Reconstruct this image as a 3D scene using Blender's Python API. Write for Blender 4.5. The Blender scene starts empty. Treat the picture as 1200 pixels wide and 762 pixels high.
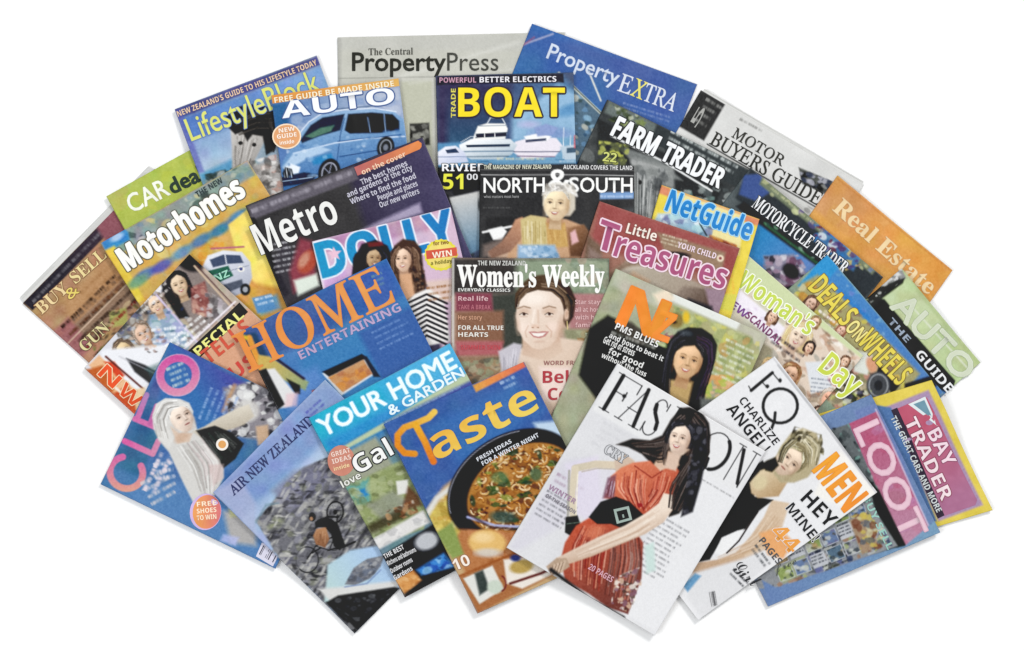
import bpy, math
import numpy as np
from mathutils import Vector

scene = bpy.context.scene
COL = scene.collection
W0, H0 = 1200.0, 762.0          # size of the photograph, the units the covers are measured in

# ------------------------------------------------------------------ camera
CAM_D, LENS, TILT = 2.80, 70.0, math.radians(8.0)
cam_data = bpy.data.cameras.new('camera')
cam_data.lens = LENS
cam_data.sensor_width = 36.0
cam_data.clip_start = 0.05
cam_data.clip_end = 100.0
cam = bpy.data.objects.new('camera', cam_data)
COL.objects.link(cam)
cam.location = (0.0, -CAM_D * math.sin(TILT), CAM_D * math.cos(TILT))
cam.rotation_euler = (TILT, 0.0, 0.0)
scene.camera = cam

# ------------------------------------------------------------------ light
world = bpy.data.worlds.new("World")
scene.world = world
world.use_nodes = True
bg = world.node_tree.nodes['Background']
bg.inputs['Color'].default_value = (0.97, 0.985, 1.0, 1)
bg.inputs['Strength'].default_value = 0.66


def softbox(name, loc, size, power, color=(1, 1, 1)):
    ld = bpy.data.lights.new(name, 'AREA')
    ld.shape = 'RECTANGLE'
    ld.size, ld.size_y = size
    ld.energy = power
    ld.color = color
    o = bpy.data.objects.new(name, ld)
    COL.objects.link(o)
    o.location = loc
    o.rotation_euler = (Vector((0, 0, 0)) - Vector(loc)).to_track_quat('-Z', 'Y').to_euler()
    return o


softbox('studio_softbox', (2.7, 3.2, 4.4), (1.3, 1.3), 178.0, (1.0, 0.985, 0.96))
softbox('added_fill_softbox', (-2.9, -1.4, 3.8), (1.8, 1.8), 77.0, (0.97, 0.985, 1.0))  # unseen fill lamp, added opposite the key to even out brightness across the covers

vs_ = scene.view_settings
scene.display_settings.display_device = 'sRGB'
vs_.view_transform = 'Standard'
vs_.look = 'None'
vs_.exposure = 0.0
vs_.gamma = 1.0
vs_.use_curve_mapping = False
scene.cycles.max_bounces = 6
scene.cycles.diffuse_bounces = 4
scene.cycles.glossy_bounces = 3
scene.cycles.caustics_reflective = False
scene.cycles.caustics_refractive = False
scene.cycles.use_denoising = True

# how bright a matt sheet comes out: rendered = KD * albedo + KS
KD, KS = 1.06, 0.022

# ------------------------------------------------------------------ numbers
FOC = LENS / 36.0 * W0
CAMP = np.array(cam.location)
ct, st = math.cos(TILT), math.sin(TILT)


def to_world(px, py, z):
    """Where the line of sight through a measured point of the photograph meets height z."""
    px = np.asarray(px, float); py = np.asarray(py, float)
    dx = (px - W0 / 2) / FOC; dy = -(py - H0 / 2) / FOC; dz = -1.0
    wx = dx; wy = dy * ct - dz * st; wz = dy * st + dz * ct
    t = (z - CAMP[2]) / wz
    return CAMP[0] + wx * t, CAMP[1] + wy * t


def hexc(h):
    if not isinstance(h, str):
        return np.array(h, float)
    h = h.lstrip('#')
    if len(h) == 3:
        h = ''.join(c * 2 for c in h)
    return np.array([int(h[i:i + 2], 16) for i in (0, 2, 4)], float) / 255


def _hx(c):
    return '#%02x%02x%02x' % tuple(int(round(float(np.clip(v, 0, 1)) * 255)) for v in c)


def s2l(c):
    c = np.clip(c, 0, 1)
    return np.where(c <= 0.04045, c / 12.92, ((c + 0.055) / 1.055) ** 2.4)


def albedo(c):
    return np.clip((s2l(c) - KS) / KD, 0.003, 0.9)


def hsh(a, b, s=0):
    """A repeatable 0..1 number for each pair of integers."""
    a = np.asarray(a).astype(np.int64); b = np.asarray(b).astype(np.int64)
    h = (a * 374761393 + b * 668265263 + int(s) * 2147483647 + 1013904223) & 0xFFFFFFFF
    h = ((h ^ (h >> 13)) * 1274126177) & 0xFFFFFFFF
    h = ((h ^ (h >> 16)) * 2246822519) & 0xFFFFFFFF
    return ((h ^ (h >> 15)) & 0xFFFFFF) / float(0xFFFFFF)


def vnoise(x, y, s=0):
    xi = np.floor(x); yi = np.floor(y); fx = x - xi; fy = y - yi
    fx = fx * fx * (3 - 2 * fx); fy = fy * fy * (3 - 2 * fy)
    a = hsh(xi, yi, s); b = hsh(xi + 1, yi, s); c = hsh(xi, yi + 1, s); d = hsh(xi + 1, yi + 1, s)
    return (a * (1 - fx) + b * fx) * (1 - fy) + (c * (1 - fx) + d * fx) * fy


def pip(x, y, P):
    inside = np.zeros(x.shape, bool)
    n = len(P)
    for i in range(n):
        x1, y1 = P[i]; x2, y2 = P[(i + 1) % n]
        if y1 == y2:
            continue
        c = (y1 > y) != (y2 > y)
        inside ^= c & (x < (x2 - x1) * (y - y1) / (y2 - y1) + x1)
    return inside


def segd(x, y, a, b):
    ax, ay = a; bx, by = b
    vx, vy = bx - ax, by - ay
    L = vx * vx + vy * vy + 1e-9
    t = np.clip(((x - ax) * vx + (y - ay) * vy) / L, 0, 1)
    return np.hypot(x - ax - t * vx, y - ay - t * vy)


# ------------------------------------------------------------------ the printer: flat print laid on a cover
class Print:
    def __init__(s, X, Y, base, seed):
        s.X, s.Y = X, Y
        s.C = np.tile(hexc(base), (len(X), 1))
        s.rng = np.random.RandomState(seed)
        s.seed = seed
        s.texts = []
        s.clip = None

    def _mix(s, idx, m, col):
        if s.clip is not None:
            m = m * s.clip[idx]
        c = s.C[idx]
        s.C[idx] = c + (col - c) * m[:, None]

    def _col(s, col, x, y):
        if isinstance(col, tuple) and len(col) == 4 and isinstance(col[0], str):
            c0, c1, p, q = col
            vx, vy = q[0] - p[0], q[1] - p[1]
            t = np.clip(((x - p[0]) * vx + (y - p[1]) * vy) / (vx * vx + vy * vy), 0, 1)[:, None]
            return hexc(c0) * (1 - t) + hexc(c1) * t
        return hexc(col)

    def _box(s, x0, y0, x1, y1):
        return np.nonzero((s.X > x0) & (s.X < x1) & (s.Y > y0) & (s.Y < y1))[0]

    def poly(s, P, col, soft=0.7, a=1.0):
        if soft > 1.2: soft = .6 + soft * .5
        xs = [p[0] for p in P]; ys = [p[1] for p in P]
        k = s._box(min(xs) - soft, min(ys) - soft, max(xs) + soft, max(ys) + soft)
        if not len(k): return
        x, y = s.X[k], s.Y[k]
        d = np.full(x.shape, 1e9)
        for i in range(len(P)):
            d = np.minimum(d, segd(x, y, P[i], P[(i + 1) % len(P)]))
        d = np.where(pip(x, y, P), d, -d)
        s._mix(k, np.clip(0.5 + d / (2 * soft), 0, 1) * a, s._col(col, x, y))

    def ell(s, cx, cy, rx, ry, col, ang=0, soft=0.8, a=1.0):
        if soft > 1.2: soft = .6 + soft * .5
        R = max(rx, ry) + soft
        k = s._box(cx - R, cy - R, cx + R, cy + R)
        if not len(k): return
        x, y = s.X[k], s.Y[k]
        c, n = math.cos(math.radians(ang)), math.sin(math.radians(ang))
        u = (x - cx) * c + (y - cy) * n; v = -(x - cx) * n + (y - cy) * c
        r = np.sqrt((u / rx) ** 2 + (v / ry) ** 2)
        d = (1 - r) * min(rx, ry)
        s._mix(k, np.clip(0.5 + d / (2 * soft), 0, 1) * a, s._col(col, x, y))

    def line(s, P, w, col, soft=0.6, a=1.0, closed=False):
        Q = list(P) + ([P[0]] if closed else [])
        xs = [p[0] for p in Q]; ys = [p[1] for p in Q]
        r = w / 2 + soft
        k = s._box(min(xs) - r, min(ys) - r, max(xs) + r, max(ys) + r)
        if not len(k): return
        x, y = s.X[k], s.Y[k]
        d = np.full(x.shape, 1e9)
        for i in range(len(Q) - 1):
            d = np.minimum(d, segd(x, y, Q[i], Q[i + 1]))
        s._mix(k, np.clip(0.5 + (w / 2 - d) / (2 * soft), 0, 1) * a, s._col(col, x, y))

    def ring(s, cx, cy, rx, ry, w, col, ang=0, a0=0, a1=360, soft=0.6, a=1.0):
        c, n = math.cos(math.radians(ang)), math.sin(math.radians(ang))
        P = []
        for i in range(25):
            t = math.radians(a0 + (a1 - a0) * i / 24)
            u, v = rx * math.cos(t), ry * math.sin(t)
            P.append((cx + u * c - v * n, cy + u * n + v * c))
        s.line(P, w, col, soft, a)

    def within(s, P, soft=1.0):
        s.clip = None
        if P is None: return
        x, y = s.X, s.Y
        d = np.full(x.shape, 1e9)
        for i in range(len(P)):
            d = np.minimum(d, segd(x, y, P[i], P[(i + 1) % len(P)]))
        d = np.where(pip(x, y, P), d, -d)
        s.clip = np.clip(0.5 + d / (2 * soft), 0, 1)

    def speck(s, P, pal, n, size, a=0.8, ang=None, asp=2.0, soft=1.2):
        """Small soft shapes of several colours: the busy content of a printed picture."""
        s.within(P)
        n = int(n * 1.7); size *= .74; soft = .75
        xs = [p[0] for p in P]; ys = [p[1] for p in P]
        for i in range(n):
            cx = s.rng.uniform(min(xs), max(xs)); cy = s.rng.uniform(min(ys), max(ys))
            r = size * s.rng.uniform(0.5, 1.5)
            g = s.rng.uniform(0, 180) if ang is None else ang + s.rng.uniform(-14, 14)
            c = pal[s.rng.randint(len(pal))]
            if s.rng.rand() < 0.5:
                s.ell(cx, cy, r * asp / 1.4, r, c, g, soft, a)
            else:
                q = []
                for t in range(5):
                    th = math.radians(t * 72 + s.rng.uniform(-20, 20) + g)
                    e = r * s.rng.uniform(.7, 1.3)
                    q.append((cx + e * asp / 1.4 * math.cos(th), cy + e * math.sin(th)))
                s.poly(q, c, soft, a)
        s.clip = None

    def grain(s, sc, amp, seed=0, P=None, tint=0.0):
        if P is not None: s.within(P)
        n = vnoise(s.X / sc, s.Y / sc, s.seed + seed) + 0.5 * vnoise(s.X / sc * 2.1, s.Y / sc * 2.1, s.seed + seed + 7) - 0.75
        m = (amp * n)[:, None]
        if tint:
            t = np.stack([vnoise(s.X / sc, s.Y / sc, s.seed + 31 + k) - 0.5 for k in range(3)], 1) * tint
            m = m + t
        if s.clip is not None:
            m = m * s.clip[:, None]
        s.C = np.clip(s.C + m, 0, 1)
        s.clip = None

    def body(s, p, q, n, dn, h, col, a=0.85, cut=0.0, seed=0):
        """Rows of print too small to read: first row runs from p to q, the others below it."""
        rx, ry = q[0] - p[0], q[1] - p[1]
        L = math.hypot(rx, ry); rx /= L; ry /= L
        dx, dy = -ry, rx
        x = s.X - p[0]; y = s.Y - p[1]
        t = x * rx + y * ry; v = x * dx + y * dy
        row = np.floor((v + h) / dn)
        inr = v - row * dn
        ln = L * (1 - cut * hsh(row, 3, s.seed + seed))
        k = np.nonzero((t > 0) & (t < ln) & (row >= 0) & (row < n) & (inr > -h - .4) & (inr < .4))[0]
        if not len(k): return
        t, row, inr = t[k], row[k], inr[k]
        wd = np.floor(t / (h * 3.4) + hsh(row, 11, seed))
        edge = (t / (h * 3.4) + hsh(row, 11, seed)) - wd
        m = np.clip(edge / .16, 0, 1) * np.clip((1 - edge) / .16, 0, 1)
        m *= .25 + .75 * vnoise(t / (h * .30), row * 5.3, seed + 1)
        m *= .55 + .45 * vnoise(t / (h * .36), inr / (h * .42) + row * 9.1, seed + 2)
        m *= np.clip((np.minimum(inr + h, -inr) + .3) / (h * .42), 0, 1) * 1.5
        s._mix(k, np.clip(m, 0, 1) * a, hexc(col))

    def bars(s, P4, col='#222', bg='#e6e6ea', n=26):
        """A barcode in the quadrilateral P4 (top left, top right, bottom right, bottom left)."""
        s.poly(P4, bg, .5)
        (ax, ay), (bx, by), _, (dx, dy) = P4
        for i in range(n):
            if hsh(i, 5, 77) < 0.42: continue
            u = (i + 1.5) / (n + 2)
            p = (ax + (bx - ax) * u + (dx - ax) * .12, ay + (by - ay) * u + (dy - ay) * .12)
            q = (ax + (bx - ax) * u + (dx - ax) * .8, ay + (by - ay) * u + (dy - ay) * .8)
            s.line([p, q], 0.55, col, .35)

    def strands(s, ca, cb, n, cols, w=1.0, a=.5, soft=.5, jit=.04):
        """Hair or cloth folds: n lines that run between the two guide curves ca and cb."""
        ca = np.array(ca, float); cb = np.array(cb, float)
        m = max(len(ca), len(cb))
        t = np.linspace(0, 1, max(12, 3 * m))
        cu = lambda c: np.stack([np.interp(t, np.linspace(0, 1, len(c)), c[:, k]) for k in (0, 1)], 1)
        A_, B_ = cu(ca), cu(cb)
        span = np.linalg.norm(A_ - B_, axis=1).mean()
        for i in range(n):
            f = s.rng.rand(); t0 = s.rng.uniform(0, .45); t1 = s.rng.uniform(.55, 1.0)
            k = (t >= t0) & (t <= t1)
            L = (A_ * (1 - f) + B_ * f)[k] + s.rng.uniform(-1, 1, 2) * span * jit
            s.line([tuple(p) for p in L], w * s.rng.uniform(.6, 1.4), cols[s.rng.randint(len(cols))], soft, a * s.rng.uniform(.6, 1.2))

    def face(s, cx, cy, r, ang=0, skin='#e0bfa4', hair='#3a2c26', long=1.2, smile=1, turn=0.0, bald=False, lips='#a8484c', neck=True, hw=1.0, back=True, fw=.68, contrast=1.0):
        c, n = math.cos(math.radians(ang)), math.sin(math.radians(ang))
        T = lambda u, v: (cx + r * (u * c - v * n), cy + r * (u * n + v * c))
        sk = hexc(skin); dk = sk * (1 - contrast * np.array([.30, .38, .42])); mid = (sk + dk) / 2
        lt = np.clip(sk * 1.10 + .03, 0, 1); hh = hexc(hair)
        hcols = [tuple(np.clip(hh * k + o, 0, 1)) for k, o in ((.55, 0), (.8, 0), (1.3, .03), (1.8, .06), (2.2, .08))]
        sf = max(.5, r * .05)
        if not bald and back:
            s.poly([T(u * hw, v) for u, v in [(-.5, -1.08), (-.85, -.7), (-.98, 0), (-1.0, long * .7), (-.85, long), (-.4, long * 1.05), (.4, long * 1.05), (.85, long), (1.0, long * .7), (.98, 0), (.85, -.7), (.5, -1.08), (0, -1.22)]], hair, sf)
            for e in (-1, 1):
                s.strands([T(e * .1, -1.2), T(e * .6 * hw, -.8), T(e * .66 * hw, 0), T(e * .6 * hw, long)], [T(e * .4, -1.18), T(e * .92 * hw, -.7), T(e * 1.0 * hw, 0), T(e * .92 * hw, long)], int(10 + r * .5), hcols, max(.5, r * .04), .5, .4)
        if neck:
            s.poly([T(-.30, .5), T(.30, .5), T(.36, 1.5), T(-.40, 1.5)], tuple(mid), sf)
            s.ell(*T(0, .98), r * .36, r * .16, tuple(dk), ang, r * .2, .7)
        pts = [(0, -.98), (-.38, -.9), (-.62, -.55), (-.68, -.05), (-.60, .42), (-.36, .80), (-.14, .97), (.14, .97), (.36, .80), (.60, .42), (.68, -.05), (.62, -.55), (.38, -.9)]
        k_ = fw / .68
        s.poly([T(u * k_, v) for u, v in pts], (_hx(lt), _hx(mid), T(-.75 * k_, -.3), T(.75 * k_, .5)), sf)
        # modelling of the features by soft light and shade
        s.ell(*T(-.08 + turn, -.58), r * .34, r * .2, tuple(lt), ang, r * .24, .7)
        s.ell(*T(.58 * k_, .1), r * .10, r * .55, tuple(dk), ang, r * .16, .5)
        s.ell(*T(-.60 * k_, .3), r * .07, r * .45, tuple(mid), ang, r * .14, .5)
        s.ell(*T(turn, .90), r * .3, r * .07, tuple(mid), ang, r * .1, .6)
        for e in (-1, 1):
            ex = e * .27 * k_ + turn
            s.ell(*T(ex, -.12), r * .15, r * .10, tuple(dk), ang, r * .09, .55)
            s.ell(*T(ex + e * .06, .20), r * .13, r * .10, tuple(np.clip(lt * np.array([1.02, .95, .92]), 0, 1)), ang, r * .14, .6)
            if r > 16:
                s.ell(*T(ex, -.055), r * .095, r * .035, '#d9d0c6', ang, r * .02, .55)
            s.ell(*T(ex, -.06), r * (.05 if r > 16 else .085), r * .05, '#2c211d', ang, r * .03, .9)
            s.line([T(ex - .12, -.075), T(ex, -.115), T(ex + .12, -.07)], max(.4, r * .03), '#30241f', r * .02, .75)
            s.line([T(ex - .14, -.25), T(ex, -.285), T(ex + .15, -.24)], max(.4, r * .04), tuple(dk * .62), r * .03, .55)
        s.line([T(turn * 1.2 + .07, -.1), T(turn * 1.4 + .10, .2)], r * .05, tuple(mid * .92), r * .06, .6)
        s.line([T(turn * 1.2 - .02, -.1), T(turn * 1.4, .17)], r * .05, tuple(lt), r * .05, .7)
        s.ell(*T(turn * 1.4 + .03, .27), r * .12, r * .035, tuple(dk * .75), ang, r * .03, .65)
        if smile:
            s.poly([T(turn - .23, .46), T(turn, .49), T(turn + .23, .46), T(turn + .13, .60), T(turn, .635), T(turn - .13, .60)], lips, r * .03)
            s.poly([T(turn - .17, .485), T(turn + .17, .485), T(turn + .08, .555), T(turn - .08, .555)], (.94, .92, .90), r * .02)
            for e in (-1, 1):
                s.line([T(turn + e * .20, .25), T(turn + e * .32, .48)], max(.4, r * .02), tuple(mid * .93), r * .04, .6)
        else:
            s.ell(*T(turn, .52), r * .17, r * .055, lips, ang, r * .03)
            s.line([T(turn - .15, .52), T(turn + .15, .52)], r * .025, tuple(dk * .6), r * .02, .8)
        s.ell(*T(turn, .69), r * .12, r * .03, tuple(mid * .95), ang, r * .04, .5)
        if not bald:
            s.poly([T(u, v) for u, v in [(-.70 * k_, .15), (-.66 * k_, -.3), (-.42, -.66), (.12, -.86), (.46, -.62), (.66 * k_, -.3), (.70 * k_, .15), (.88 * hw, 0), (.9 * hw, -.62), (.5, -1.12), (0, -1.24), (-.5, -1.12), (-.9 * hw, -.62), (-.88 * hw, 0)]], hair, sf)
            for e in (-1, 1):
                s.strands([T(.1, -.9), T(e * .45, -.66), T(e * .7 * k_, -.1)], [T(.1, -1.2), T(e * .7 * hw, -.9), T(e * .9 * hw, -.1)], int(8 + r * .5), hcols, max(.5, r * .035), .55, .4)

    def ptext(s, st, p, q, h, col, font='S', out=None, ow=1.5, grow=0.0, shear=0.0):
        """Lettering printed into the picture, so that a later part of the picture can lie over it."""
        gx, gy, gf = string_mesh(st, font)
        rx, ry = q[0] - p[0], q[1] - p[1]; L = math.hypot(rx, ry)
        ux, uy = ry / L * h + rx / L * shear * h, -rx / L * h + ry / L * shear * h
        bx = p[0] + gx * rx + gy * ux; by = p[1] + gx * ry + gy * uy
        R = ow + grow + 1
        k = s._box(bx.min() - R, by.min() - R, bx.max() + R, by.max() + R)
        if not len(k): return
        x, y = s.X[k], s.Y[k]
        d = np.full(x.shape, 1e9)
        # outline edges are those used by one triangle only
        cnt = {}
        for t in gf:
            for i in range(3):
                e = (min(t[i], t[(i + 1) % 3]), max(t[i], t[(i + 1) % 3])); cnt[e] = cnt.get(e, 0) + 1
        for (a, b), n in cnt.items():
            if n == 1: d = np.minimum(d, segd(x, y, (bx[a], by[a]), (bx[b], by[b])))
        ins = np.zeros(x.shape, bool)
        for t in gf:
            ins |= pip(x, y, [(bx[i], by[i]) for i in t])
        d = np.where(ins, d, -d)
        if out is not None: s._mix(k, np.clip(.5 + (d + ow) / 1.0, 0, 1), hexc(out))
        s._mix(k, np.clip(.5 + (d + grow) / 1.0, 0, 1), s._col(col, x, y))

    # lettering is kept as real, flat letter shapes lying on the cover
    def text(s, st, p, q, h, col, font='S', name='headline', out=None, ow=1.5, shear=0.0, out2=None, ow2=3, lift=0):
        s.texts.append((st, p, q, h, col, font, name, out, ow, shear, out2, ow2, lift))


    def patch(s, name, P, col):
        """A flat printed shape with a clean edge (a badge, a band) kept as a piece of its own."""
        s.texts.append((None, P, None, 0, col, None, name, None, 0, 0, None, 0, 0))

    def disc(s, cx, cy, rx, ry, col, ang=0, name='badge', n=28, teeth=0.0):
        c, k = math.cos(math.radians(ang)), math.sin(math.radians(ang))
        P = []
        for i in range(n):
            t = 2 * math.pi * i / n; f = 1 - teeth * (i % 2)
            P.append((cx + rx * f * math.cos(t) * c - ry * f * math.sin(t) * k, cy + rx * f * math.cos(t) * k + ry * f * math.sin(t) * c))
        s.patch(name, P, col)


# ------------------------------------------------------------------ letter shapes
GLYPHS = {}


def native(st):
    c = bpy.data.curves.new('lettering', 'FONT'); c.body = st; c.size = 1; c.resolution_u = 3
    o = bpy.data.objects.new('lettering', c); COL.objects.link(o)
    dg = bpy.context.evaluated_depsgraph_get()
    m = bpy.data.meshes.new_from_object(o.evaluated_get(dg))
    m.calc_loop_triangles()
    v = np.zeros(len(m.vertices) * 3); m.vertices.foreach_get('co', v); v = v.reshape(-1, 3)
    f = np.zeros(len(m.loop_triangles) * 3, int); m.loop_triangles.foreach_get('vertices', f)
    bpy.data.objects.remove(o); bpy.data.curves.remove(c); bpy.data.meshes.remove(m)
    return v[:, 0].copy(), v[:, 1].copy(), f.reshape(-1, 3)


CAPH = {'g': .682, 'S': .714, 'B': .678, 'I': .692, 'C': .622}
# the built-in font carries serif, slanted, script and heavy sans alphabets among its mathematical letters
ALPHABETS = {'S': (0x1d5d4, 0x1d5ee, 0x1d7ec), 'B': (0x1d400, 0x1d41a, 0x1d7ce), 'C': (0x1d4d0, 0x1d4ea, None), 'I': (0x1d434, 0x1d44e, None)}


def letter(font, ch):
    key = font + ch
    if key not in GLYPHS:
        c = ch
        if font in ALPHABETS:
            up, lo, dg = ALPHABETS[font]
            if 'A' <= ch <= 'Z': c = chr(up + ord(ch) - 65)
            elif 'a' <= ch <= 'z': c = chr(lo + ord(ch) - 97)
            elif '0' <= ch <= '9' and dg: c = chr(dg + ord(ch) - 48)
        x, y, f = native(c)
        x2, _, _ = native('I' + c + 'I'); x3, _, _ = native('II')
        k = CAPH[font] / CAPH['g'] if c == ch else 1.0
        if font == 'I': x = x - y * .27                # the slanted alphabet set upright: a light serif face
        GLYPHS[key] = (x * k, y * k, f, (x2.max() - x3.max()) * k)
    return GLYPHS[key]


def string_mesh(st, font):
    X, Y, F, n, pen = [], [], [], 0, 0.0
    for ch in st:
        if ch == ' ':
            pen += .27; continue
        g = letter(font, ch)
        X.append(g[0] + pen); Y.append(g[1]); F.append(g[2] + n)
        n += len(g[0]); pen += g[3]
    X = np.concatenate(X); Y = np.concatenate(Y); F = np.concatenate(F)
    X = (X - X.min()) / (X.max() - X.min())
    return X, Y / CAPH[font], F


def refine(x, y, f, L):
    """Split long triangles so that big letters can follow the bend of the cover."""
    x, y = list(x), list(y); out = []; todo = [tuple(t) for t in f]; mid = {}
    while todo:
        t = todo.pop()
        e = [((x[t[i]] - x[t[(i + 1) % 3]]) ** 2 + (y[t[i]] - y[t[(i + 1) % 3]]) ** 2) for i in range(3)]
        k = e.index(max(e))
        if e[k] < L * L:
            out.append(t); continue
        a, b, c = t[k], t[(k + 1) % 3], t[(k + 2) % 3]
        key = (min(a, b), max(a, b))
        if key not in mid:
            mid[key] = len(x); x.append((x[a] + x[b]) / 2); y.append((y[a] + y[b]) / 2)
        m = mid[key]
        todo += [(a, m, c), (m, b, c)]
    return np.array(x), np.array(y), np.array(out)


# ------------------------------------------------------------------ materials
def nodes_of(name):
    m = bpy.data.materials.new(name); m.use_nodes = True
    nt = m.node_tree
    return m, nt, nt.nodes['Principled BSDF']


def print_material(name, rough, spec, bump, coat=0.0):
    m, nt, b = nodes_of(name)
    a = nt.nodes.new('ShaderNodeAttribute'); a.attribute_name = 'ink'
    tc = nt.nodes.new('ShaderNodeTexCoord')
    n = nt.nodes.new('ShaderNodeTexNoise'); n.inputs['Scale'].default_value = 900; n.inputs['Detail'].default_value = 3
    n2 = nt.nodes.new('ShaderNodeTexNoise'); n2.inputs['Scale'].default_value = 9; n2.inputs['Detail'].default_value = 4
    nt.links.new(tc.outputs['Object'], n.inputs['Vector']); nt.links.new(tc.outputs['Object'], n2.inputs['Vector'])
    mr = nt.nodes.new('ShaderNodeMapRange'); mr.inputs['To Min'].default_value = .93; mr.inputs['To Max'].default_value = 1.07
    nt.links.new(n.outputs['Fac'], mr.inputs['Value'])
    mx = nt.nodes.new('ShaderNodeVectorMath'); mx.operation = 'SCALE'
    nt.links.new(a.outputs['Color'], mx.inputs[0]); nt.links.new(mr.outputs['Result'], mx.inputs['Scale'])
    nt.links.new(mx.outputs['Vector'], b.inputs['Base Color'])
    r = nt.nodes.new('ShaderNodeMapRange'); r.inputs['To Min'].default_value = rough - .07; r.inputs['To Max'].default_value = rough + .09
    nt.links.new(n2.outputs['Fac'], r.inputs['Value']); nt.links.new(r.outputs['Result'], b.inputs['Roughness'])
    b.inputs['Specular IOR Level'].default_value = spec
    b.inputs['Coat Weight'].default_value = coat
    b.inputs['Coat Roughness'].default_value = .25
    bp = nt.nodes.new('ShaderNodeBump'); bp.inputs['Strength'].default_value = bump; bp.inputs['Distance'].default_value = .0006
    n3 = nt.nodes.new('ShaderNodeTexNoise'); n3.inputs['Scale'].default_value = 26; n3.inputs['Detail'].default_value = 2
    nt.links.new(tc.outputs['Object'], n3.inputs['Vector'])
    nt.links.new(n3.outputs['Fac'], bp.inputs['Height']); nt.links.new(bp.outputs['Normal'], b.inputs['Normal'])
    return m


def paper_material(name, col, dark):
    m, nt, b = nodes_of(name)
    tc = nt.nodes.new('ShaderNodeTexCoord')
    n = nt.nodes.new('ShaderNodeTexNoise'); n.inputs['Scale'].default_value = 120; n.inputs['Detail'].default_value = 5
    nt.links.new(tc.outputs['Object'], n.inputs['Vector'])
    mp = nt.nodes.new('ShaderNodeMapping'); mp.inputs['Scale'].default_value = (3, 3, 2600)
    w = nt.nodes.new('ShaderNodeTexNoise'); w.inputs['Scale'].default_value = 1.0
    nt.links.new(tc.outputs['Object'], mp.inputs['Vector']); nt.links.new(mp.outputs['Vector'], w.inputs['Vector'])
    ad = nt.nodes.new('ShaderNodeMath'); ad.operation = 'ADD'
    nt.links.new(n.outputs['Fac'], ad.inputs[0]); nt.links.new(w.outputs['Fac'], ad.inputs[1])
    cr = nt.nodes.new('ShaderNodeMapRange'); cr.inputs['From Min'].default_value = .6; cr.inputs['From Max'].default_value = 1.3
    nt.links.new(ad.outputs[0], cr.inputs['Value'])
    mx = nt.nodes.new('ShaderNodeMix'); mx.data_type = 'RGBA'
    mx.inputs['A'].default_value = (*dark, 1); mx.inputs['B'].default_value = (*col, 1)
    nt.links.new(cr.outputs['Result'], mx.inputs['Factor']); nt.links.new(mx.outputs['Result'], b.inputs['Base Color'])
    b.inputs['Roughness'].default_value = .8
    b.inputs['Specular IOR Level'].default_value = .25
    return m


M_GLOSS = print_material('glossy_cover_print', .34, .28, .3, 0.0)
M_NEWS = print_material('newsprint', .85, .15, .6)
M_INK = print_material('lettering_ink', .38, .28, .2)
M_PAGES = paper_material('magazine_page_edges', (.80, .79, .77), (.50, .49, .47))
M_NEWSPAGES = paper_material('newspaper_page_edges', (.62, .61, .58), (.40, .39, .37))


def mesh_obj(name, co, quads, tris, mat, parent, cols=None, smooth=True):
    me = bpy.data.meshes.new(name)
    nq, nt_ = (len(quads) if quads is not None else 0), (len(tris) if tris is not None else 0)
    me.vertices.add(len(co)); me.vertices.foreach_set('co', np.asarray(co, np.float32).ravel())
    loops = np.concatenate([np.asarray(quads, np.int32).ravel() if nq else np.zeros(0, np.int32),
                            np.asarray(tris, np.int32).ravel() if nt_ else np.zeros(0, np.int32)])
    me.loops.add(len(loops)); me.loops.foreach_set('vertex_index', loops)
    starts = np.concatenate([np.arange(nq) * 4, nq * 4 + np.arange(nt_) * 3]).astype(np.int32)
    me.polygons.add(nq + nt_); me.polygons.foreach_set('loop_start', starts)
    if smooth:
        me.polygons.foreach_set('use_smooth', np.ones(nq + nt_, bool))
    me.update(calc_edges=True)
    if cols is not None:
        a = me.color_attributes.new('ink', 'FLOAT_COLOR', 'POINT')
        c4 = np.ones((len(co), 4), np.float32); c4[:, :3] = cols
        a.data.foreach_set('color', c4.ravel())
    me.materials.append(mat)
    o = bpy.data.objects.new(name, me); COL.objects.link(o)
    if parent is not None: o.parent = parent
    return o


# ------------------------------------------------------------------ the white surface
def surface():
    n = 40
    g = np.linspace(-4, 4, n + 1)
    X, Y = np.meshgrid(g, g)
    Z = 0 * X
    co = np.stack([X.ravel(), Y.ravel(), Z.ravel()], 1)
    i = np.arange(n * (n + 1)).reshape(n, n + 1)[:, :-1].ravel()
    q = np.stack([i, i + 1, i + n + 2, i + n + 1], 1)
    m, nt, b = nodes_of('white_studio_sweep')
    tc = nt.nodes.new('ShaderNodeTexCoord')
    no = nt.nodes.new('ShaderNodeTexNoise'); no.inputs['Scale'].default_value = 60; no.inputs['Detail'].default_value = 4
    nt.links.new(tc.outputs['Object'], no.inputs['Vector'])
    mr = nt.nodes.new('ShaderNodeMapRange'); mr.inputs['To Min'].default_value = .895; mr.inputs['To Max'].default_value = .915
    nt.links.new(no.outputs['Fac'], mr.inputs['Value']); nt.links.new(mr.outputs['Result'], b.inputs['Base Color'])
    b.inputs['Roughness'].default_value = .9
    b.inputs['Specular IOR Level'].default_value = .1
    o = mesh_obj('white_surface', co, q, None, m, None)
    o['kind'] = 'structure'


surface()

# ------------------------------------------------------------------ heights: each one lies on what is already there
HX0, HY0, HRES = -0.85, -0.62, 0.004
HW, HH = 425, 310
HM = np.zeros((HH, HW))


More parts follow.
